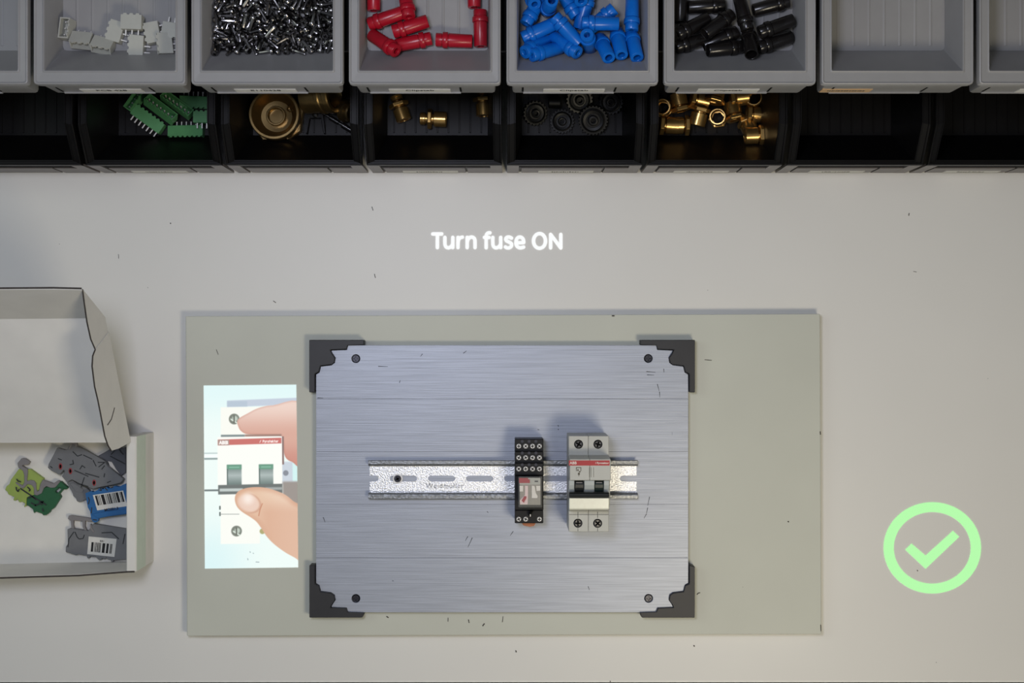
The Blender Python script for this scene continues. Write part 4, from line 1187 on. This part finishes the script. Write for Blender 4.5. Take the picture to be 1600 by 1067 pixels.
outline = [(xa, yt), (xb, yt), (xb, yc - 4.6)] + [(973 + 4.6 * math.cos(R(a)), yc - 4.6 * math.sin(R(a))) for a in range(90, 271, 30)] + \
          [(xb, yc + 4.6), (xb, yb), (xa, yb), (xa, yc + 4.6)] + [(586.6 + 4.6 * math.cos(R(a)), yc - 4.6 * math.sin(R(a))) for a in range(-90, 91, 30)] + [(xa, yc - 4.6)]
slots = [slot(609 + q * 59.6, 651.5 + q * 59.6) for q in range(6)]
MB().prism(pix(outline, RZ), PZ + .05, RZ, [pix(s, RZ) for s in slots]).build('rail_base', M_RAIL, RL, rorg)
x0, x1 = P(xa, 0, RZ)[0], P(xb, 0, RZ)[0]
yu, yl = P(0, yt, RZ)[1], P(0, yb, RZ)[1]
for s, y in ((1, yu), (-1, yl)):
    q_ = RT - PZ
    prof = [(s * .9, 0), (s * .9, q_ - 2.0), (s * 5.2, q_ - 1.0), (s * 5.4, q_ - .5), (s * 5.0, q_), (s * 2.0, q_), (s * 1.0, q_ - .35), (s * .3, q_ - 1.1), (0, q_ - 2.2), (0, .1)]
    mb = MB()
    mb.rings([[(x, y + p, PZ + .05 + q) for p, q in prof] for x in (x0 - .6, x1 + .6)])
    mb.build('rail_flange', M_RAIL2, RL, rorg, .25)
x, y = P(621.5, 747.7, RZ)
MB().lathe([(4.6, 0), (4.6, .7), (3.3, .7)], 24, Matrix.Translation((x, y, RZ))).build('washer', M_PIN, RL, rorg)
mb = MB()
cross_screw(mb, 3.3, 2.2, 0, 1, Matrix.Translation((x, y, RZ + .6)) @ Matrix.Rotation(.5, 4, 'Z'))
mb.build('rail_screw', [M_DKSCREW, M_MATTBLACK], RL, rorg)
tx, ty = P(695, 759.3, RZ)
text_part('stamped_lettering', 'Weidmüller', M_STAMP, RL, Matrix.Translation((tx, ty, RZ + .03)), 6.2, .0, org=rorg, space=1.15)

# ------------------------------------------------------------------ relay module
def pbox(mb, xa, xb, ya, yb_, z0, z1, mi=0):
    """upright box whose top the photograph shows between these pixels"""
    X0_, Y1_ = P(xa, ya, z1)
    X1_, Y0_ = P(xb, yb_, z1)
    return mb.box(X0_, X1_, Y0_, Y1_, z0, z1, mi)


ryo = (*P(826, 752, 50), RT - 4)
RY = thing('relay_module', 'black plug-in relay with a clear cover and rows of round screw terminals', 'relay', ryo)
mb = MB()
ya = [P(0, v, zz)[1] for v, zz in ((686, 48), (705.5, 48), (705.5, 53), (723.5, 53), (723.5, 58), (742.5, 58), (742.5, 50), (793, 50), (797, 50), (797, 46), (817.5, 46))]
zz = [48, 48, 53, 53, 58, 58, 50, 50, 50, 46, 46]
prof = list(zip(ya, zz)) + [(ya[-1], RT - 4), (ya[0], RT - 4)]
xx0, xx1 = P(804.3, 0, 50)[0], P(849, 0, 50)[0]
mb.rings([[(x, y, z) for y, z in prof] for x in (xx0, xx1)])
mb.build('socket', M_SOCKET, RY, ryo, .5)
SCZ = [(697, 48), (715, 53), (732.5, 58), (811, 46)]
for r_, (py, z) in enumerate(SCZ):
    for c_ in range(4):
        if r_ == 3 and c_ == 2:
            continue
        px = 810.6 + c_ * 10.75
        x, y = P(px, py, z)
        T = Matrix.Translation((x, y, z - .2)) @ Matrix.Rotation(.15 * ((r_ * 7 + c_ * 5) % 9), 4, 'Z')
        mb = MB()
        cross_screw(mb, 2.15, 1.0, 0, 1, T, 1.5)
        mb.build('terminal_screw', [M_PIN, M_MATTBLACK], RY, ryo)
for r_, (py, z) in enumerate(((689.5, 48), (707.8, 53), (726, 58))):
    for c_ in range(3):
        MB().lathe([(1.3, -.2), (1.3, .15)], 12, Matrix.Translation((*P(816 + c_ * 10.7, py, z), z))).build('wire_hole', M_DKSCREW, RY, ryo)
# relay under its cover
mb = MB()
pbox(mb, 812.2, 844.8, 748, 789, 48, 67)
core = mb.build('relay_core', M_RELAYGREY, RY, ryo, .4)
k = 17.214
Rz = lambda pts: zoomed(pts, 800, 738, k)
for name, pts, m, z in (('cream_top', [(205, 330), (205, 150), (760, 150), (760, 330)], M_WHITEPL, 67.4), ('red_nameplate', [(190, 150), (430, 150), (430, 185), (480, 190), (480, 285), (190, 285)], M_RED, 68.2),
                        ('small_window', [(610, 225), (700, 225), (700, 262), (610, 262)], M_LINE, 67.8), ('white_side_block', [(205, 360), (300, 360), (300, 510), (210, 515)], M_WHITE, 67.8),
                        ('white_lever', [(350, 360), (430, 360), (430, 600), (420, 860), (220, 860), (210, 750), (350, 600)], M_PINK, 67.6), ('white_latch', [(530, 350), (610, 370), (640, 550), (690, 640), (680, 690), (530, 690)], M_WHITE, 67.9),
                        ('white_side_block', [(650, 360), (760, 360), (760, 490), (660, 500)], M_WHITE, 67.7), ('red_tip', [(330, 640), (390, 650), (385, 700), (340, 770), (320, 820), (260, 760)], M_RED, 68.4),
                        ('coil_slot', [(455, 440), (515, 450), (515, 690), (450, 690)], M_RELAYGREY, 67.3)):
    MB().prism(pix(Rz(pts), z), 66.8, z).build(name, m, core, ryo)
mb = MB()
Rq = lambda x0, x1, y0, y1, z, r=1.0: [(x, y, z) for x, y, _ in rr(P(x0, 0, z)[0], P(x1, 0, z)[0], P(0, y1, z)[1], P(0, y0, z)[1], z, r)]
mb.rings([Rq(809.6, 846.8, 744.6, 792.5, 51), Rq(809.8, 847.2, 744.2, 793, 69.5), Rq(811, 846, 745.4, 791.8, 70.6), ], 0, None, False, True)
mb.build('clear_cover', M_CLEAR, RY, ryo)
MB().prism(pix([(815, 817), (837, 817), (835, 821.5), (828, 823), (818, 821)], 34), RT - 4, 34).build('orange_release_tab', M_ORANGE, RY, ryo, .4)
MB().prism(pix([(826, 801), (835, 796), (831, 801), (829.5, 806), (826, 806)], 50.2), 46, 50.2).build('latch_notch', M_MATTBLACK, RY, ryo)
MB().prism(pix([(828, 803.5), (829.4, 803.5), (829.4, 807), (828, 807)], 50.5), 46, 50.5).build('latch_mark', M_WHITE, RY, ryo)

# ------------------------------------------------------------------ two pole breaker
HZ, TZ = 87.0, 66.0
bo = (*P(919.5, 752, 60), RT - 3)
BK = thing('circuit_breaker', 'light grey two pole circuit breaker with a red band and joined black toggles', 'circuit breaker', bo)
yv = lambda v, z: P(0, v, z)[1]
prof = [(yv(681, TZ), RT - 3), (yv(681, TZ), TZ), (yv(711, TZ), TZ), (yv(717.5, HZ), HZ), (yv(750.5, HZ), HZ), (yv(750.5, HZ) - .2, 79.5), (yv(777, 80), 80), (yv(778.5, 84), 82), (yv(797, 72), 71), (yv(798.5, TZ), TZ), (yv(830.8, TZ), TZ), (yv(830.8, TZ), RT - 3)]
xe = [P(888.6, 0, TZ)[0], P(919.3, 0, TZ)[0], P(951.3, 0, TZ)[0]]
for q in range(2):
    mb = MB()
    mb.rings([[(x, y, z) for y, z in prof] for x in (xe[q] + .08 * q, xe[q + 1] - .08 * (1 - q))])
    mb.build('pole_housing', M_BREAKER, BK, bo, .45)
for px, py in ((904, 694), (934.3, 694), (903, 817.3), (933.8, 817.5)):
    x, y = P(px, py, TZ)
    MB().lathe([(3.9, -.4), (3.9, .12)], 24, Matrix.Translation((x, y, TZ))).build('terminal_hole', M_MATTBLACK, BK, bo)
    mb = MB()
    cross_screw(mb, 3.3, .9, 0, 1, Matrix.Translation((x, y, TZ + .1)) @ Matrix.Rotation(px % 3, 4, 'Z'), 2.5)
    mb.build('terminal_screw', [M_SCREW, M_MATTBLACK], BK, bo)
# lines moulded in the lower terminal block
mb = MB()
pbox(mb, 889.2, 951, 803.6, 804.3, TZ - .1, TZ + .06)
for px in (903, 933.8):
    pbox(mb, px - .4, px + .4, 799.5, 809, TZ - .1, TZ + .06)
    pbox(mb, px - .4, px + .4, 825, 830, TZ - .1, TZ + .06)
mb.build('moulded_lines', M_LINE, BK, bo)['kind'] = 'stuff'
mb = MB()
pbox(mb, 888.8, 952.6, 719.3, 727.4, HZ - 1, HZ + .12)
band = mb.build('red_band', M_REDBAND, BK, bo)
for s, px, al, sz, xs in (('ABB', 895.6, 'CENTER', 3.3, 1.0), ('/ Pyrotektor', 940.8, 'CENTER', 2.3, 1.0)):
    x, y = P(px, 723.4, HZ)
    text_part('band_lettering', s, M_WHITE, band, Matrix.Translation((x, y, HZ + .16)), sz, .02, .03, al, org=bo)
mb = MB()
for xa_, xb_, y0_, y1_ in ((900, 901, 730, 736), (900, 908, 730, 731), (907.2, 908.2, 730, 736), (902, 904, 733, 736), (904.5, 907, 736, 738), (903, 906, 738.5, 742), (904, 905, 742.5, 744)):
    pbox(mb, xa_, xb_, y0_, y1_, HZ - .1, HZ + .05)
mb.build('wiring_print', M_GREYINK, BK, bo)['kind'] = 'stuff'
mb = MB()
for px in (920.8, 923.8, 927.6):
    pbox(mb, px - .3, px + .3, 730, 745.5, HZ - .1, HZ + .05)
mb.build('print_lines', M_GREYINK, BK, bo)['kind'] = 'stuff'
# curved shoulders beside the toggles
for xa_, xb_ in ((889, 897.2), (912.8, 928.6), (943.4, 951.6)):
    mb = MB()
    X0_, X1_ = P(xa_, 0, 82)[0], P(xb_, 0, 82)[0]
    ar = [(750.5, 84.5), (753, 84.6), (758, 84.2), (763, 83.2), (768, 81.5), (770, 80)]
    pr_ = [(yv(v, z), z) for v, z in ar]
    pr_ += [(pr_[-1][0], 79), (pr_[0][0], 79)]
    mb.rings([[(x, y, z) for y, z in pr_] for x in (X0_, X1_)])
    mb.build('shoulder', M_BREAKER2, BK, bo, .3)
for (xa_, xb_), m in (((898.2, 911.8), M_TOGGLE), ((929.4, 942.6), M_TOGGLE2)):
    mb = MB()
    X0_, X1_ = P(xa_, 0, 83)[0], P(xb_, 0, 83)[0]
    ar = [(750.8, 81), (753, 83.2), (757, 84), (762, 83.8), (768, 82.5), (770, 81)]
    pr_ = [(yv(v, z), z) for v, z in ar]
    pr_ += [(pr_[-1][0], 79), (pr_[0][0], 79)]
    mb.rings([[(x, y, z) for y, z in pr_] for x in (X0_, X1_)])
    tg = mb.build('toggle', m, BK, bo, .3)
    mb = MB()
    pbox(mb, xa_ + 2, xb_ - 2, 753.3, 754.6, 83, 83.75)
    mb.build('toggle_mark', M_LATCH, tg, bo)
mb = MB()
xp, xq = P(889.5, 0, 88)[0], P(951.8, 0, 88)[0]
pr_ = [(yv(768.6, 86), 84), (yv(769.5, 89), 88.5), (yv(773, 90), 90), (yv(776.5, 89), 88.8), (yv(777.5, 86), 86), (yv(777.5, 82), 82), (yv(769, 82), 82)]
mb.rings([[(x, y, z) for y, z in pr_] for x in (xp, xq)])
mb.build('toggle_bar', M_TOGGLE, BK, bo, .4)
mb = MB()
pr_ = [(yv(778, 87), 87), (yv(780, 86.9), 86.9), (yv(788, 86.55), 86.55), (yv(794.8, 86.1), 86.1), (yv(796.4, 84), 84), (yv(796, 76), 75), (yv(780, 81), 80)]
mb.rings([[(x, y, z) for y, z in pr_] for x in (xp, xq)])
mb.build('cream_grip', M_CREAM, BK, bo, .5)

# ------------------------------------------------------------------ light thrown by the projector
def smooth_line(pts, k=5):
    """Catmull-Rom through pts (open line)"""
    q = [pts[0]] + list(pts) + [pts[-1]]
    out = []
    for i in range(1, len(q) - 2):
        p0, p1, p2, p3 = [np.array(v, float) for v in q[i - 1:i + 3]]
        for t in np.linspace(0, 1, k + 1)[:-1]:
            out.append(.5 * (2 * p1 + (p2 - p0) * t + (2 * p0 - 5 * p1 + 4 * p2 - p3) * t * t + (3 * p1 - p0 - 3 * p2 + p3) * t ** 3))
    return out + [np.array(pts[-1], float)]


def ribbon(mb, pts, r, z0, z1):
    """stroke of half width r (mm) with round ends along pts (mm)"""
    pts = [np.array(p, float) for p in pts]
    n = len(pts)
    L, Rr = [], []
    for i in range(n):
        d = pts[min(i + 1, n - 1)] - pts[max(i - 1, 0)]
        d /= np.linalg.norm(d)
        nn = np.array((-d[1], d[0]))
        L.append(pts[i] + nn * r)
        Rr.append(pts[i] - nn * r)
    cap = lambda c, d, s: [c + r * (math.cos(a) * np.array(d) + math.sin(a) * s * np.array((-d[1], d[0]))) for a in (R(60), R(25), R(-25), R(-60))]
    d1 = (pts[-1] - pts[-2]) / np.linalg.norm(pts[-1] - pts[-2])
    d0 = (pts[0] - pts[1]) / np.linalg.norm(pts[0] - pts[1])
    mb.prism(L + cap(pts[-1], d1, 1) + Rr[::-1] + cap(pts[0], d0, 1), z0, z1)


LET = {'T': [[(167, 163), (258, 163)], [(214, 163), (214, 300)]], 'u': [[(289, 197), (289, 250), (292, 278), (306, 297), (328, 301), (350, 290), (366, 268)], [(368, 197), (368, 300)]],
       'r': [[(420, 197), (420, 300)], [(421, 245), (428, 217), (444, 201), (465, 195)]], 'n': [[(512, 197), (512, 300)], [(514, 238), (526, 208), (550, 195), (573, 199), (587, 217), (590, 245), (590, 300)]],
       'f': [[(740, 152), (722, 153), (707, 166), (702, 190), (702, 245), (702, 302)], [(684, 198), (731, 198)]], 's': [[(956, 205), (935, 195), (912, 196), (898, 211), (905, 231), (934, 246), (954, 262), (953, 286), (933, 301), (908, 301), (894, 293)]],
       'e': [[(1004, 252), (1072, 250)], [(1077, 250), (1074, 222), (1056, 199), (1030, 195), (1009, 211), (1000, 240), (1002, 270), (1019, 294), (1046, 302), (1077, 294)]],
       'O': [[(1235 + 61 * math.cos(R(a)), 233 + 73 * math.sin(R(a))) for a in range(-90, 271, 20)]], 'N': [[(1346, 303), (1346, 168)], [(1346, 168), (1448, 303)], [(1448, 303), (1448, 168)]]}
torg = (*P(777, 377, 0), .1)
tx = thing('projected_instruction', 'white projected words shining on the table between bins and board', 'projected text', torg)
for ch, dx in (('T', 0), ('u', 0), ('r', 0), ('n', 0), ('f', 0), ('u', 479), ('s', 0), ('e', 0), ('O', 0), ('N', 0)):
    mb = MB()
    if ch == 'O':
        oc = P(*zoomed([(1235, 233)], 650, 340, 6.4)[0], 0)
        el = lambda ra, rb: [(oc[0] + ra * math.cos(R(q * 7.5)) / 6.4 / 1.7, oc[1] + rb * math.sin(R(q * 7.5)) / 6.4 / 1.7) for q in range(48)]
        mb.prism(el(78, 91), .15, .3, [el(42, 56)])
    for line in () if ch == 'O' else LET[ch]:
        q = zoomed([(x + dx, y) for x, y in (smooth_line(line) if len(line) > 2 else line)], 650, 340, 6.4)
        ribbon(mb, pix(q, 0), 2.75 / 1.7, .15, .3)
    mb.build('letter', M_PROJWHITE, tx, torg)

cx, cy = P(1456.6, 855.8, 0)
ck = thing('projected_check_mark', 'pale green projected tick in a ring on the table at the right', 'projected sign', (cx, cy, .1))
n = 72
s = CAM_H / FOC
outer = [(cx + 76.2 * s * math.cos(2 * math.pi * i / n), cy + 71.3 * s * math.sin(2 * math.pi * i / n)) for i in range(n)]
innr = [(cx + 60.2 * s * math.cos(2 * math.pi * i / n), cy + 56 * s * math.sin(2 * math.pi * i / n)) for i in range(n)]
MB().prism(outer, .15, .35, [innr]).build('ring', M_PROJGREEN, ck, (cx, cy, .1))
MB().prism(pix(zoomed([(340, 556), (402, 496), (540, 614), (808, 371), (870, 430), (540, 744)], 1360, 770, 6.275), 0), .15, .35).build('tick', M_PROJGREEN, ck, (cx, cy, .1))

# picture: a hand pressing the toggle of the breaker, painted per vertex
NX, NY = 220, 430
PX0, PX1, PY0, PY1 = 63.0, 568.0, 40.0, 1026.0
gx = np.linspace(PX0, PX1, NX + 1)
gy = np.linspace(PY0, PY1, NY + 1)
U, V = np.meshgrid(gx, gy)
ss = lambda a, b, t: (lambda q: q * q * (3 - 2 * q))(np.clip((t - a) / (b - a), 0, 1))
ramp = lambda t, c0, c1: np.array(c0)[None, None, :] * (1 - t[..., None]) + np.array(c1)[None, None, :] * t[..., None]
img = ramp(ss(40, 300, V), (226, 248, 248), (240, 252, 248))
tl = ss(650, 1000, V) * ss(420, 80, U)
img = img * (1 - tl[..., None] * .75) + np.array((214, 243, 246)) * tl[..., None] * .75
pid = np.zeros(U.shape, int)


def cover(a, col, part=None):
    global img
    a = np.clip(a, 0, 1)
    col = np.broadcast_to(np.array(col, float), img.shape) if not isinstance(col, np.ndarray) or col.ndim == 1 else col
    img = img * (1 - a[..., None]) + col * a[..., None]
    if part is not None:
        pid[a > .5] = part


def rect(x0, x1, y0, y1, s=2.5, sk=0.0):
    yy = V - sk * (U - x0)
    return ss(x0 - s, x0 + s, U) * ss(x1 + s, x1 - s, U) * ss(y0 - s, y0 + s, yy) * ss(y1 + s, y1 - s, yy)


def poly_sd(pts):
    """signed distance to a smooth closed outline, inside positive"""
    pts = np.array(pts, float)
    m = len(pts)
    sm = []
    for i in range(m):
        p0, p1, p2, p3 = pts[i - 1], pts[i], pts[(i + 1) % m], pts[(i + 2) % m]
        for t in np.linspace(0, 1, 6)[:-1]:
            sm.append(.5 * ((2 * p1) + (-p0 + p2) * t + (2 * p0 - 5 * p1 + 4 * p2 - p3) * t * t + (-p0 + 3 * p1 - 3 * p2 + p3) * t ** 3))
    sm = np.array(sm)
    d = np.full(U.shape, 1e9)
    ins = np.zeros(U.shape, bool)
    for i in range(len(sm)):
        a, b = sm[i], sm[(i + 1) % len(sm)]
        e = b - a
        L2 = max(e @ e, 1e-9)
        t = np.clip(((U - a[0]) * e[0] + (V - a[1]) * e[1]) / L2, 0, 1)
        d = np.minimum(d, np.hypot(U - a[0] - t * e[0], V - a[1] - t * e[1]))
        if a[1] != b[1]:
            c = ((a[1] <= V) & (b[1] > V)) | ((b[1] <= V) & (a[1] > V))
            xi = a[0] + (V - a[1]) / (b[1] - a[1]) * e[0]
            ins ^= c & (U < xi)
    return np.where(ins, d, -d)


disc = lambda x, y, r, s=3: ss(r + s, r - s, np.hypot(U - x, V - y))
cover(rect(190, 575, 122, 158, 4, -.03), (198, 208, 222))
cover(rect(190, 300, 126, 156, 4), (186, 200, 214))
cover(rect(63, 138, 402, 408), (190, 205, 205))
cover(rect(63, 138, 430, 440), (150, 165, 165))
cover(rect(63, 140, 600, 610), (120, 130, 130))
cover(rect(63, 138, 412, 428), (248, 255, 253))
cover(rect(155, 500, 158, 320, 3), (250, 251, 243), 1)
cover(rect(150, 362, 625, 895, 3), (251, 252, 245), 1)
cover(rect(480, 580, 455, 580, 6), (205, 214, 224))
cover(disc(506, 516, 15), (140, 145, 155))
cover(rect(543, 580, 450, 562, 4), (212, 244, 242))
for sx, sy in ((228, 222), (236, 826)):
    cover(disc(sx, sy, 29), (126, 132, 122), 1)
    cover(disc(sx + 4, sy - 2, 15, 6), (196, 208, 196))
    cover(rect(sx - 20, sx + 20, sy - 4, sy + 4, 3, .6), (226, 238, 226))
    cover(rect(sx - 4, sx + 3, sy - 20, sy + 20, 3), (96, 98, 90))
cover(disc(376, 829, 15), (176, 172, 120), 1)
# index finger
d = poly_sd([(244, 236), (258, 216), (300, 193), (345, 170), (390, 156), (440, 150), (600, 148), (600, 470), (540, 456), (512, 440), (498, 410), (492, 350), (478, 318), (420, 312), (345, 308), (290, 302), (262, 284), (250, 262)])
col = ramp(ss(150, 310, V), (238, 212, 200), (218, 172, 156))
col = col * (1 - (ss(330, 450, V) * .5)[..., None]) + np.array((196, 124, 112)) * (ss(330, 450, V) * .5)[..., None]
col = col * (1 - (ss(14, 0, d) * .25)[..., None]) + np.array((186, 120, 104)) * (ss(14, 0, d) * .25)[..., None]
cover(ss(-2.5, 2.5, d), col, 2)
cover(rect(155, 285, 306, 320, 2.5), (136, 148, 148), 1)
cover(rect(285, 485, 306, 318, 5), (160, 128, 118), 1)
cover(rect(484, 497, 318, 470, 3), (140, 116, 112), 1)
cover(rect(136, 487, 318, 580, 2.5), (252, 253, 247), 1)
cover(rect(138, 484, 332, 363, 2.5, -.02), (204, 118, 112), 4)
cover(rect(138, 200, 333, 363, 2.5), (178, 150, 142), 4)


def strokes(lines, w, col):
    for (xa_, ya_), (xb_, yb_) in lines:
        e0, e1 = xb_ - xa_, yb_ - ya_
        t = np.clip(((U - xa_) * e0 + (V - ya_) * e1) / max(e0 * e0 + e1 * e1, 1e-6), 0, 1)
        cover(ss(w + 1.6, w - 1.6, np.hypot(U - xa_ - t * e0, V - ya_ - t * e1)), col)


GL = {'A': [((0, 1), (.5, 0)), ((.5, 0), (1, 1)), ((.2, .65), (.8, .65))], 'B': [((0, 0), (0, 1)), ((0, 0), (.8, .1)), ((.8, .1), (.7, .45)), ((0, .5), (.8, .55)), ((.8, .55), (.85, .9)), ((.85, .9), (0, 1))],
      'P': [((0, 0), (0, 1)), ((0, 0), (.9, .1)), ((.9, .1), (.8, .5)), ((.8, .5), (0, .55))], 'y': [((0, .3), (.5, .9)), ((1, .3), (.3, 1.3))], 'r': [((0, .3), (0, 1)), ((0, .5), (.8, .3))],
      'o': [((0, .4), (.9, .35)), ((.9, .35), (.9, .95)), ((.9, .95), (0, .95)), ((0, .95), (0, .4))], 't': [((.4, 0), (.4, 1)), ((0, .3), (.9, .3))], 'e': [((.9, .65), (0, .65)), ((0, .65), (.1, .35)), ((.1, .35), (.9, .35)), ((.9, .35), (.9, .65)), ((0, .65), (.2, 1)), ((.2, 1), (.9, .95))],
      'k': [((0, 0), (0, 1)), ((.8, .3), (0, .65)), ((.2, .6), (.9, 1))], '/': [((1, 0), (0, 1))], ' ': []}
x_ = 147
for ch in 'ABB':
    strokes([((x_ + a * 12, 341 + b * 15), (x_ + c * 12, 341 + e * 15)) for (a, b), (c, e) in GL[ch]], 2.6, (255, 250, 246))
    x_ += 17
x_ = 366
for ch in '/ Pyrotektor':
    strokes([((x_ + a * 6, 338 + b * 12), (x_ + c * 6, 338 + e * 12)) for (a, b), (c, e) in GL[ch]], 1.5, (255, 240, 236))
    x_ += 8.7
for xa_, xb_ in ((186, 266), (360, 438)):
    cover(rect(xa_, xb_, 468, 578, 3), ramp(np.clip(np.abs(V - 526) / 50, 0, 1), (176, 188, 186), (112, 128, 124)), 5)
    cover(rect(xa_, xb_, 468, 494, 3), (112, 160, 136), 5)
    cover(rect(xa_, xa_ + 6, 490, 578, 2), (96, 112, 108), 5)
    strokes([((xa_ + 14, 482), (xb_ - 14, 482))], 2.0, (150, 200, 178))
cover(rect(138, 487, 577, 628, 3, -.01), (112, 118, 116), 5)
cover(rect(146, 272, 596, 612, 4), (196, 205, 202), 5)
cover(rect(395, 487, 592, 606, 5), (166, 172, 170), 5)
cover(rect(488, 600, 562, 700, 9), (158, 150, 144))
strokes([((147, 693), (147, 706)), ((147, 726), (147, 740))], 4.5, (110, 120, 118))
strokes([((150, 734), (250, 735))], 2.0, (170, 176, 172))
strokes([((295, 975), (297, 982)), ((325, 946), (327, 948)), ((308, 938), (310, 942)), ((340, 994), (356, 995))], 2.0, (150, 165, 170))
# thumb
d = poly_sd([(229, 665), (231, 635), (250, 610), (290, 595), (345, 590), (400, 595), (450, 610), (500, 632), (545, 668), (620, 740), (640, 1040), (560, 980), (500, 945), (440, 900), (400, 858), (372, 815), (345, 778), (312, 752), (270, 725), (242, 698)])
col = ramp(ss(250, 560, U), (228, 192, 164), (240, 214, 192))
sh = np.clip(ss(620, 740, V) * ss(300, 420, U) * .45 + ss(34, 0, d) * .45 * ss(900, 700, V), 0, 1)
col = col * (1 - sh[..., None]) + np.array((206, 150, 122)) * sh[..., None]
cover(ss(-2.5, 2.5, d), col, 3)
nl = ((U - 302) * .94 + (V - 676) * .34) / 66, (-(U - 302) * .34 + (V - 676) * .94) / 50
rn = np.hypot(*nl)
cover(ss(1.1, .7, rn) * .7, (240, 214, 202))
cover(ss(.16, 0, np.abs(rn - 1.0)) * .35 * ss(280, 330, U), (186, 126, 104))
strokes([((377, 680), (364, 712)), ((364, 712), (357, 745))], 2.5, (200, 140, 112))
cover(disc(300, 652, 26, 24) * .75, (255, 246, 238))
# bright rim where the picture ends
img = np.clip(img, 0, 255)
rgb = img / 255
linear = np.where(rgb <= .04045, rgb / 12.92, ((rgb + .055) / 1.055) ** 2.4)
C4 = [(318.3, 602.3), (463.0, 600.9), (466.0, 886.3), (320.2, 888.2)]
QA, QB, QC, QD = [np.array(P(a, b, BZ)) for a, b in C4]
tu, tv = (U - PX0) / (PX1 - PX0), (V - PY0) / (PY1 - PY0)
XY = ((QA * (1 - tu[..., None]) + QB * tu[..., None]) * (1 - tv[..., None]) + (QD * (1 - tu[..., None]) + QC * tu[..., None]) * tv[..., None])
pc = P(392, 745, BZ)
PIC = thing('projected_picture', 'bright projected picture of a hand pressing a breaker, on the board left of the plate', 'projected picture', (*pc, BZ))
idx = np.arange((NX + 1) * (NY + 1)).reshape(NY + 1, NX + 1)
quads = np.stack([idx[1:, :-1], idx[1:, 1:], idx[:-1, 1:], idx[:-1, :-1]], -1).reshape(-1, 4)
qid = pid[:-1, :-1].reshape(-1)
vco = np.concatenate([(XY - np.array(pc)).reshape(-1, 2), np.full(((NX + 1) * (NY + 1), 1), .25)], 1) * MM
vcl = np.concatenate([linear.reshape(-1, 3), np.ones(((NX + 1) * (NY + 1), 1))], 1)
for part, name in enumerate(('picture_backdrop', 'pictured_breaker', 'pictured_finger', 'pictured_thumb', 'pictured_red_band', 'pictured_toggles')):
    f = quads[qid == part]
    used, inv = np.unique(f, return_inverse=True)
    me = bpy.data.meshes.new(name)
    me.from_pydata(vco[used].tolist(), [], inv.reshape(-1, 4).tolist())
    ca = me.color_attributes.new('Col', 'FLOAT_COLOR', 'POINT')
    ca.data.foreach_set('color', vcl[used].astype(np.float32).ravel())
    me.materials.append(M_PROJ)
    o = bpy.data.objects.new(name, me)
    COL.objects.link(o)
    o.parent = PIC

# ------------------------------------------------------------------ hairs and crumbs lying about
mbs = {0: MB(), BZ: MB()}
for l, z, w in (([(581, 323), (583, 329)], 0, .3), ([(585, 428), (586.5, 434)], 0, .3), ([(427, 470), (431, 473)], 0, .3), ([(1420.5, 333), (1420, 337)], 0, .4), ([(266, 348.5), (267, 349.5)], 0, .5), ([(185, 397), (185.5, 404)], 0, .2),
                ([(806, 1016), (806.5, 1019)], 0, .5), ([(1084, 1008), (1085, 1010)], 0, .6), ([(1433, 891), (1434, 892)], 0, .5), ([(1427, 424), (1432, 425)], 0, .2), ([(953, 1064.0), (954, 1065)], 0, .5),
                ([(1089, 929), (1091, 926.5), (1094, 926)], BZ, .4), ([(1231, 814.5), (1232.5, 815.5)], BZ, .6), ([(604, 963), (607, 965)], BZ, .5), ([(732, 968), (733, 973)], BZ, .4), ([(757, 974), (754, 978)], BZ, .5), ([(1282.4, 976), (1282.8, 986)], BZ, .4),
                ([(1101, 562), (1112, 563)], BZ, .3), ([(1281.6, 674), (1282, 679)], BZ, .5), ([(700, 965), (700, 971)], BZ, .3), ([(338, 546), (341, 554)], BZ, .2), ([(786, 963), (785, 972)], BZ, .3), ([(956, 493.5), (960, 493.5)], BZ, .6)):
    pts = [P3(x, y, z + .25) for x, y in l]
    for a, b in zip(pts, pts[1:]):
        mbs[z].rod(a, b, w, 5)
mbs[0].build('crumbs', M_SPECK, TAB, ORG)['kind'] = 'stuff'
mbs[BZ].build('crumbs', M_SPECK, bd)['kind'] = 'stuff'
